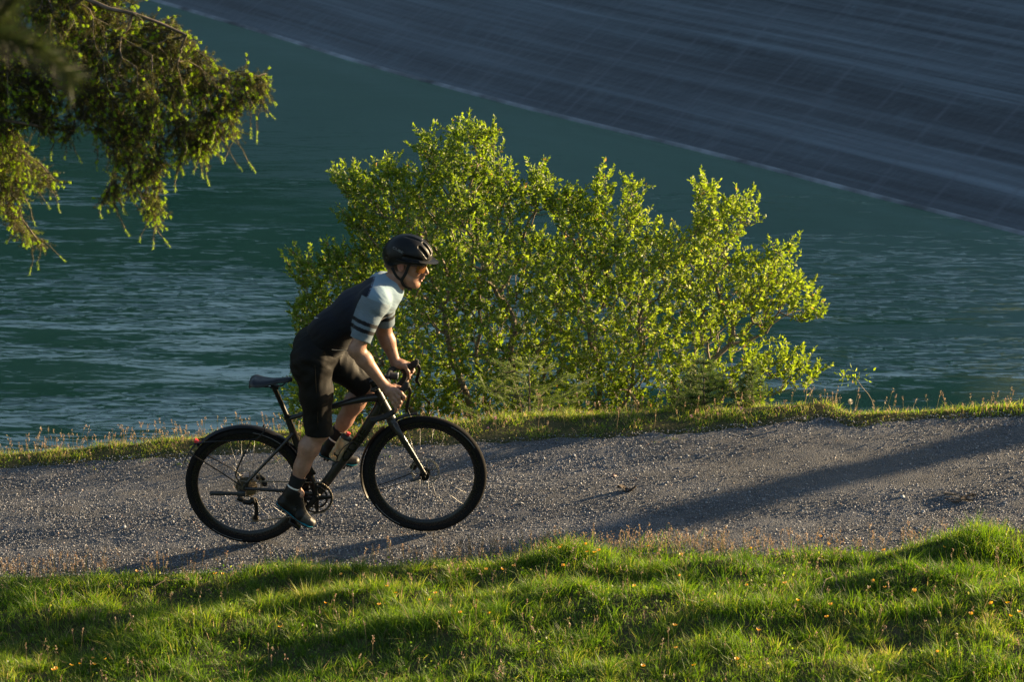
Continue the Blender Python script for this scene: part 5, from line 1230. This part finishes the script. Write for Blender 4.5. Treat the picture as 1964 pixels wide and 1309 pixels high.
def jdisp(V):
    ax = (C1-C4)/np.linalg.norm(C1-C4); q = V-C4; a = q@ax; p = np.cross(ax, YA); b = q@p; y = V[:, 1]
    near = np.exp(-((V-SN)**2).sum(1)/.15**2)+np.exp(-((V-SF)**2).sum(1)/.15**2)
    near = np.minimum(near, 1)
    w = .0065*vnoise(a*9+b*16, b*26+y*12, 94, 3)*(1-.4*near)+.0022*vnoise(a*40+b*20, y*22-b*12, 95, 2)
    w = w+near*.0075*vnoise((V[:, 0]*.8+V[:, 2]*.9)*42+y*10, (V[:, 0]-V[:, 2])*9+y*9, 96, 3)
    w = w+.004*np.exp(-((a-.05)/.06)**2)*vnoise(a*60+b*8, y*8, 97, 2)
    C = C4+np.clip(a, 0, .4)[:, None]*ax; n = V-C; n /= np.linalg.norm(n, axis=1)[:, None]+1e-9
    return n*w[:, None]
t = NT('jersey_cloth'); jc = t.attr('cloth'); c = t.obj(); sw = t.noise(c, 34, 2, .5, 2.2); ring = t.n('ShaderNodeTexWave', {'Vector': c, 'Scale': 26.0, 'Distortion': 14.0, 'Detail': 1.0}, wave_type='RINGS')
col = t.mix(t.mapr(ring.outputs[0], .75, .95, 0, .14), jc.outputs['Color'], (.20, .28, .33)); lum = t.n('ShaderNodeSeparateColor', {0: jc.outputs['Color']}); col = t.mix(t.mapr(lum.outputs[2], .1, .2), jc.outputs['Color'], col)
wv = t.noise(c, 700, 2); M_JERSEY = t.done(t.bsdf(col, .75, spec=.12, normal=t.bump(wv.outputs[0], .15, .001), **{'Sheen Weight': .06}))
jo = jf.mesh('jersey', M_JERSEY, RIDER, attrs={'cloth': jcol}, disp=jdisp)
# reflective hem piping at the jersey's waist
M_PIPE = simple('reflective_piping', (.33, .29, .25), .4, .2)
def surf_tube(name, pts, r, mat, parent, fieldpts=None, n=20): g = Geo(); g.tube([U(*p) for p in pts], r, seg=6, n=n); return g.build(name, mat, parent)
surf_tube('hem_piping', [(636, 671.0, -.150), (650, 672.3, -.146), (666, 671.5, -.135), (676, 668, -.12)], .0022, M_PIPE, jo)
# small light print at the small of the back
g = Geo()
for q in range(4): g.tube([U(602+q*1.8, 607+q*1.0, -.095-.008*q), U(604.5+q*1.8, 612-q*.6, -.10-.008*q)], .0012, seg=5)
g.build('pocket_print', simple('pale_print', (.5, .52, .55), .5), jo)
print('jersey', time.time()-t0r)

# shorts
sf = Field((U(540, 900, 0).x, -.30, KN[2]-.10), (U(760, 450, 0).x, .30, C3[2]+.10), .0045)
sf.cone(C3+hemn*.015, C4, .105, .122, 1.28, .03, clip=[(C3+hemn*.01, -hemn)]); 
sf.ell(C4+np.array([-.012, 0, -.025]), (.118, .150, .125), k=.04)
for HP, K_, s in ((HPN, KN, -1), (HPF, KF, 1)):
    d_ = (K_-HP); L = np.linalg.norm(d_); d_ /= L
    cpt = K_+d_*(.022 if s < 0 else .010); sf.cone(HP, HP+d_*L*.5, .102, .088, 1.0, .05); sf.cone(HP+d_*L*.5, K_+d_*.09, .088, .074, .98, .04, clip=[(cpt, d_+(np.array([-.08, 0, 0]) if s < 0 else 0))])
    sf.ell(HP+np.array([-.045, s*.012, -.03]), (.078, .075, .10), k=.05)
def sdisp(V):
    near = V[:, 1] < 0; ax = np.where(near[:, None], (KN-HPN)/np.linalg.norm(KN-HPN), (KF-HPF)/np.linalg.norm(KF-HPF)); H0 = np.where(near[:, None], HPN, HPF); q = V-H0
    a = (q*ax).sum(1); C = H0+np.clip(a, -.05, .5)[:, None]*ax; n = V-C; n /= np.linalg.norm(n, axis=1)[:, None]+1e-9; ang = np.arctan2(n[:, 1], n[:, 0])
    w = .0085*vnoise(a*13+ang*.7, ang*1.6, 91, 3)+.0035*vnoise(a*40+ang*1.5, ang*2, 92, 2)
    w += .005*np.exp(-((a-.0)/.06)**2)*vnoise(a*60-ang*3, ang*2, 93, 2)
    return n*w[:, None]
M_SHORTS = simple('shorts_cloth', (.0045, .0042, .0042), .65, 0, .16, .25, 300, bump=.15)
so = sf.mesh('shorts', M_SHORTS, RIDER, disp=sdisp)
surf_tube('seam', [(604, 700, -.19), (606, 740, -.196), (608, 780, -.185), (610, 826, -.183)], .0012, M_LETTER, so)
print('shorts', time.time()-t0r)

# socks and shoes
M_SOCK = simple('black_sock', (.012, .012, .013), .85, 0, .2, .3, 400, bump=.3); M_WHITE = simple('white_band', (.62, .60, .56), .7)
M_SHOE = simple('black_shoe', (.005, .005, .0055), .5, 0, .25, .2, 150); M_TOE = simple('grey_toe_cap', (.045, .042, .036), .5, 0, .5, .2, 150); M_SOLE = simple('shoe_sole', (.014, .014, .015), .6); M_TEAL = simple('teal_rand', (.02, .20, .28), .4)  # toe cap is a lighter grey than the black upper
def sock(A_, K_, toptt):
    d_ = (K_-A_)/np.linalg.norm(K_-A_); so_ = empty('sock', tuple(A_), RIDER); g = Geo()
    g.tube([A_-d_*.035, A_-d_*.005, A_+d_*.03, A_+d_*.06, A_+d_*toptt], [.0385, .0375, .0385, .0425, .0475], [.036, .034, .036, .040, .045], 24, n=14); o = g.build('sock_knit', M_SOCK, so_)
    return so_, d_
def shoe(A_, heel, ball, toe, s, K_):
    r = empty('shoe', tuple(A_), RIDER); f = Field(np.minimum(np.minimum(heel, toe), A_)-.09, np.maximum(np.maximum(heel, toe), A_)+.09, .003)
    dirn = (ball-heel); dirn /= np.linalg.norm(dirn); upn = np.cross(YA, dirn); upn *= -1 if np.dot(upn, A_-heel) < 0 else 1
    f.cone(heel, ball, .031, .030, 1.12, .02).cone(ball, toe, .030, .020, 1.35, .015).cone(ball+YA*s*.012, toe-YA*s*.004, .027, .018, 1.2, .015)
    dk = (K_-A_)/np.linalg.norm(K_-A_); f.cone(heel+upn*.02+dirn*.005, A_+dk*.03, .034, .041, .95, .025, clip=[(A_+dk*.002, dk+dirn*.12)]); f.cone(ball+upn*.004, A_+dirn*.02-dk*.012, .030, .038, .98, .03, clip=[(A_+dk*.002, dk+dirn*.12)])
    f.f = np.maximum(f.f, 0-((np.stack(np.meshgrid(*[f.lo[k]+f.vox*np.arange(f.n[k]) for k in range(3)], indexing='ij'), -1)-(heel-upn*.022))@upn).astype(np.float32))
    o = f.mesh('upper', M_SHOE, r)
    for p, g_ in ((0, 0),):
        me = o.data; me.materials.append(M_TOE); co = np.zeros(len(me.vertices)*3); me.vertices.foreach_get('co', co); co = co.reshape(-1, 3); ce = np.zeros(len(me.polygons)*3); me.polygons.foreach_get('center', ce); ce = ce.reshape(-1, 3)
        mi = (((ce-ball)@dirn) > .014).astype(np.int32); me.polygons.foreach_set('material_index', mi)
    # sole: a plate following the foot, with lugs, and the coloured rand above it
    def plate(off, th, grow, mat, nm):
        g = Geo(); n = 22; rows = []
        for i in range(n):
            t_ = i/(n-1); c = (heel-dirn*.030)*(1-t_)+(toe+dirn*.018)*t_; c = c-upn*(off)+upn*.006*math.sin(t_*3)*0; wd = (.027+.016*math.sin(min(1, t_*1.25)*math.pi*.62)**2)*(1-.62*max(0, (t_-.84)/.16)**2)*(1-.35*max(0, (.10-t_)/.10)**2)+grow
            lift = .010*max(0, (t_-.75)/.25)**2; rows.append([c+YA*wd*q+upn*lift for q in np.linspace(-1, 1, 9)])
        g.sheet(rows, th); return g.build(nm, mat, r)
    so2 = plate(.0255, .007, .001, M_SOLE, 'sole'); plate(.0210, .0016, .0018, M_TEAL, 'rand')
    g = Geo()
    for t_ in (.05, .15, .62, .72, .82, .92):
        for q in (-1, 1): c = heel*(1-t_)+toe*t_-upn*.033; g.box(c+YA*.026*q, (.014, .016, .012), -math.atan2(dirn[2], dirn[0]))
    g.build('lug', M_SOLE, r)['kind'] = 'stuff'
    # closure dial and two straps over the instep
    ins = ball+upn*.037-dirn*.02
    for q, w in ((0, .036), (.032, .037)):
        g = Geo(); c = ins-dirn*q+upn*q*.45; g.tube([c+YA*s*.036-upn*.024, c+YA*s*.026-upn*.004, c+upn*.002, c-YA*s*.026-upn*.004, c-YA*s*.036-upn*.024], .0065, .0016, 8, n=14, ref=tuple(dirn)); g.build('strap', M_PLASTIC, r)
    g = Geo(); g.lathe(heel+dirn*.07+upn*.022+YA*s*.040, YA*s, [(0, .004), (.009, .003), (.010, -.004)], 16); g.build('dial', M_SOLE, r)
    return r
for A_, K_, hl_, bl_, tl_, s in ((AN, KN, (543, 964, -.125), (576, 988, -.125), (598, 1003, -.12), -1), (AF, KF, (625, 868, .125), (656, 880, .125), (682, 884, .125), 1)):
    so_, d_ = sock(A_, K_, .082 if s < 0 else .082); g = Geo(); c = A_+d_*.012; g.tube([c-d_*.0035, c+d_*.0035], .0405, .0375, 24); g.build('sock_band', M_WHITE, so_)
    shoe(A_, vv(U(*hl_)), vv(U(*bl_)), vv(U(*tl_)), s, K_)

# helmet
M_HELM = simple('helmet_shell', (.0045, .005, .006), .40, 0, .25, .1, 90); M_INNER = simple('helmet_inner', (.006, .006, .006), .8); M_STRAP = simple('strap_webbing', (.012, .012, .012), .8, 0, .2, .2, 500)
he = empty('helmet', tuple(Hd(0, 0, .08)), RIDER)
hfld = Field(HE-.24, HE+.24, .003); cc = Hd(.022, 0, .050)
hfld.ell(cc, (.133, .100, .110), HAX, .004)
hfld.ell(Hd(-.046, 0, .030), (.070, .078, .076), HAX, .02)
# lower edge: rises to the front, dips behind the ear
pts = np.stack(np.meshgrid(*[hfld.lo[k]+hfld.vox*np.arange(hfld.n[k]) for k in range(3)], indexing='ij'), -1)-HE; F_, U_ = pts@hf, pts@hu
edge = -.030+.052*1/(1+np.exp(-(F_+.035)/.018))+.06*np.clip(F_-.02, 0, 1)*.6; hfld.f = np.maximum(hfld.f, (edge-U_).astype(np.float32))
for s in (-1, 1):
    for a, b, r, ys in (((-.035, .030, .166), (.075, .034, .150), .0125, .8), ((.098, .034, .135), (.142, .030, .085), .0125, .75), ((.080, .066, .118), (.128, .060, .070), .0115, .8), ((.005, .104, .060), (.095, .085, .052), .0125, 1),
                        ((-.085, .035, .140), (-.125, .040, .085), .013, 1), ((-.098, .070, .030), (-.085, .082, .010), .014, 1), ((-.04, .088, .110), (.02, .092, .105), .007, 1)):
        hfld.cone(Hd(a[0], s*a[1], a[2]), Hd(b[0], s*b[1], b[2]), r, r*.8, ys, .004, 'sub')
hfld.cone(Hd(.09, 0, .148), Hd(.150, 0, .088), .009, .008, .8, .004, 'sub')
hfld.ell(Hd(.018, 0, .048), (.118, .090, .094), HAX, .003)
hfld.f = np.maximum(hfld.f, (edge-U_).astype(np.float32)); del pts, F_, U_
hfld.mesh('shell', M_HELM, he)
G = []
for a in np.radians(np.linspace(-62, 62, 26)):
    row = []
    for q in np.linspace(0, 1, 7): row.append(Hd(.022+(.133+.036*q*math.cos(a)**.7)*math.cos(a)*1.0, (.104+.004*q)*math.sin(a), .044-.010*q*math.cos(a)+.006*math.sin(a)**2-.004*q*q))
    G.append(row)
g = Geo(); g.sheet(G, .0035); g.build('visor', M_HELM, he, sharp=70)
g = Geo(); g.tube([Hd(.022+.138*math.cos(a), .107*math.sin(a), .041-.005*abs(math.sin(a))) for a in np.radians(np.linspace(-115, 115, 40))], .0042, .0035, 8); g.build('rim', M_HELM, he)
MM = Matrix(((hf[0], hu[0], 0, 0), (0, 0, -1, 0), (hf[2], hu[2], 0, 0), (0, 0, 0, 1)))
p = Hd(-.035, .1005, .092); q_ = Matrix.Rotation(-.38, 4, Vector((1, 0, 0))); MT = Matrix.Translation(Vector(p)) @ Matrix.Rotation(-.30, 4, 'X') @ MM @ Matrix.Rotation(-.30, 4, 'Z')
text_mesh('lettering', 'CUBE', .017, MT, M_GREYPRINT, he, .0006, 1.5)
for s in (-1, 1):
    g = Geo(); w = dict(seg=8, n=16)
    g.tube([Hd(-.052, s*.070, -.020), Hd(-.022, s*.078, -.060), Hd(.010, s*.074, -.083)], .0075, .0018, 8, n=10); g.tube([Hd(.038, s*.088, .020), Hd(.026, s*.084, -.040), Hd(.010, s*.075, -.083)], .0085, .0018, 8, n=10)
    g.tube([Hd(.010, s*.075, -.080), Hd(.026, s*.060, -.112), Hd(.052, s*.030, -.136), Hd(.072, s*.004, -.142)], .0085, .002, 8, n=14); g.build('chin_strap', M_STRAP, he)
g = Geo(); g.box(Hd(.064, .014, -.143), (.022, .026, .010), .25); g.build('buckle', M_PLASTIC, he)
# glasses
t = NT('orange_lens'); M_GLASS = t.done(t.n('ShaderNodeMixShader', {0: .38, 1: t.bsdf((.17, .075, .022), .10, spec=.8), 2: t.n('ShaderNodeBsdfTransparent', {'Color': (.75, .33, .08)})}))
gl = empty('sunglasses', tuple(Hd(.12, 0, 0)), RIDER); G = []
for a in np.radians(np.linspace(-72, 72, 30)):
    row = []
    for q in np.linspace(0, 1, 8):
        nose = .012*math.exp(-(a/.22)**2)*q; R_ = .066+.004*q*0; row.append(Hd(.062+.0705*math.cos(a)-.004*q, .0735*math.sin(a), .0160-(.050-nose*1.8-.010*abs(math.sin(a))**3)*q))
    G.append(row)
g = Geo(); g.sheet(G, .0018); g.build('lens', M_GLASS, gl)
g = Geo(); g.tube([Hd(.062+.072*math.cos(a), .0745*math.sin(a), .0170) for a in np.radians(np.linspace(-75, 75, 30))], .0036, .0025, 8); g.build('frame', M_PLASTIC, gl)
for s in (-1, 1):
    g = Geo(); g.tube([Hd(.078, s*.0735, .013), Hd(.04, s*.078, .012), Hd(-.005, s*.077, .016)], .0035, .0018, 8, n=8); g.build('temple', M_PLASTIC, gl)
    g = Geo(); g.lathe(Hd(.1, s*.032, -.003), hs, [(.0001, -.0115), (.007, -.009), (.0112, -.003), (.0112, .003), (.007, .009), (.0001, .0115)], 16); g.build('eye', simple('eye', (.30, .27, .25), .2), RIDER)
print('rider', time.time()-t0r)
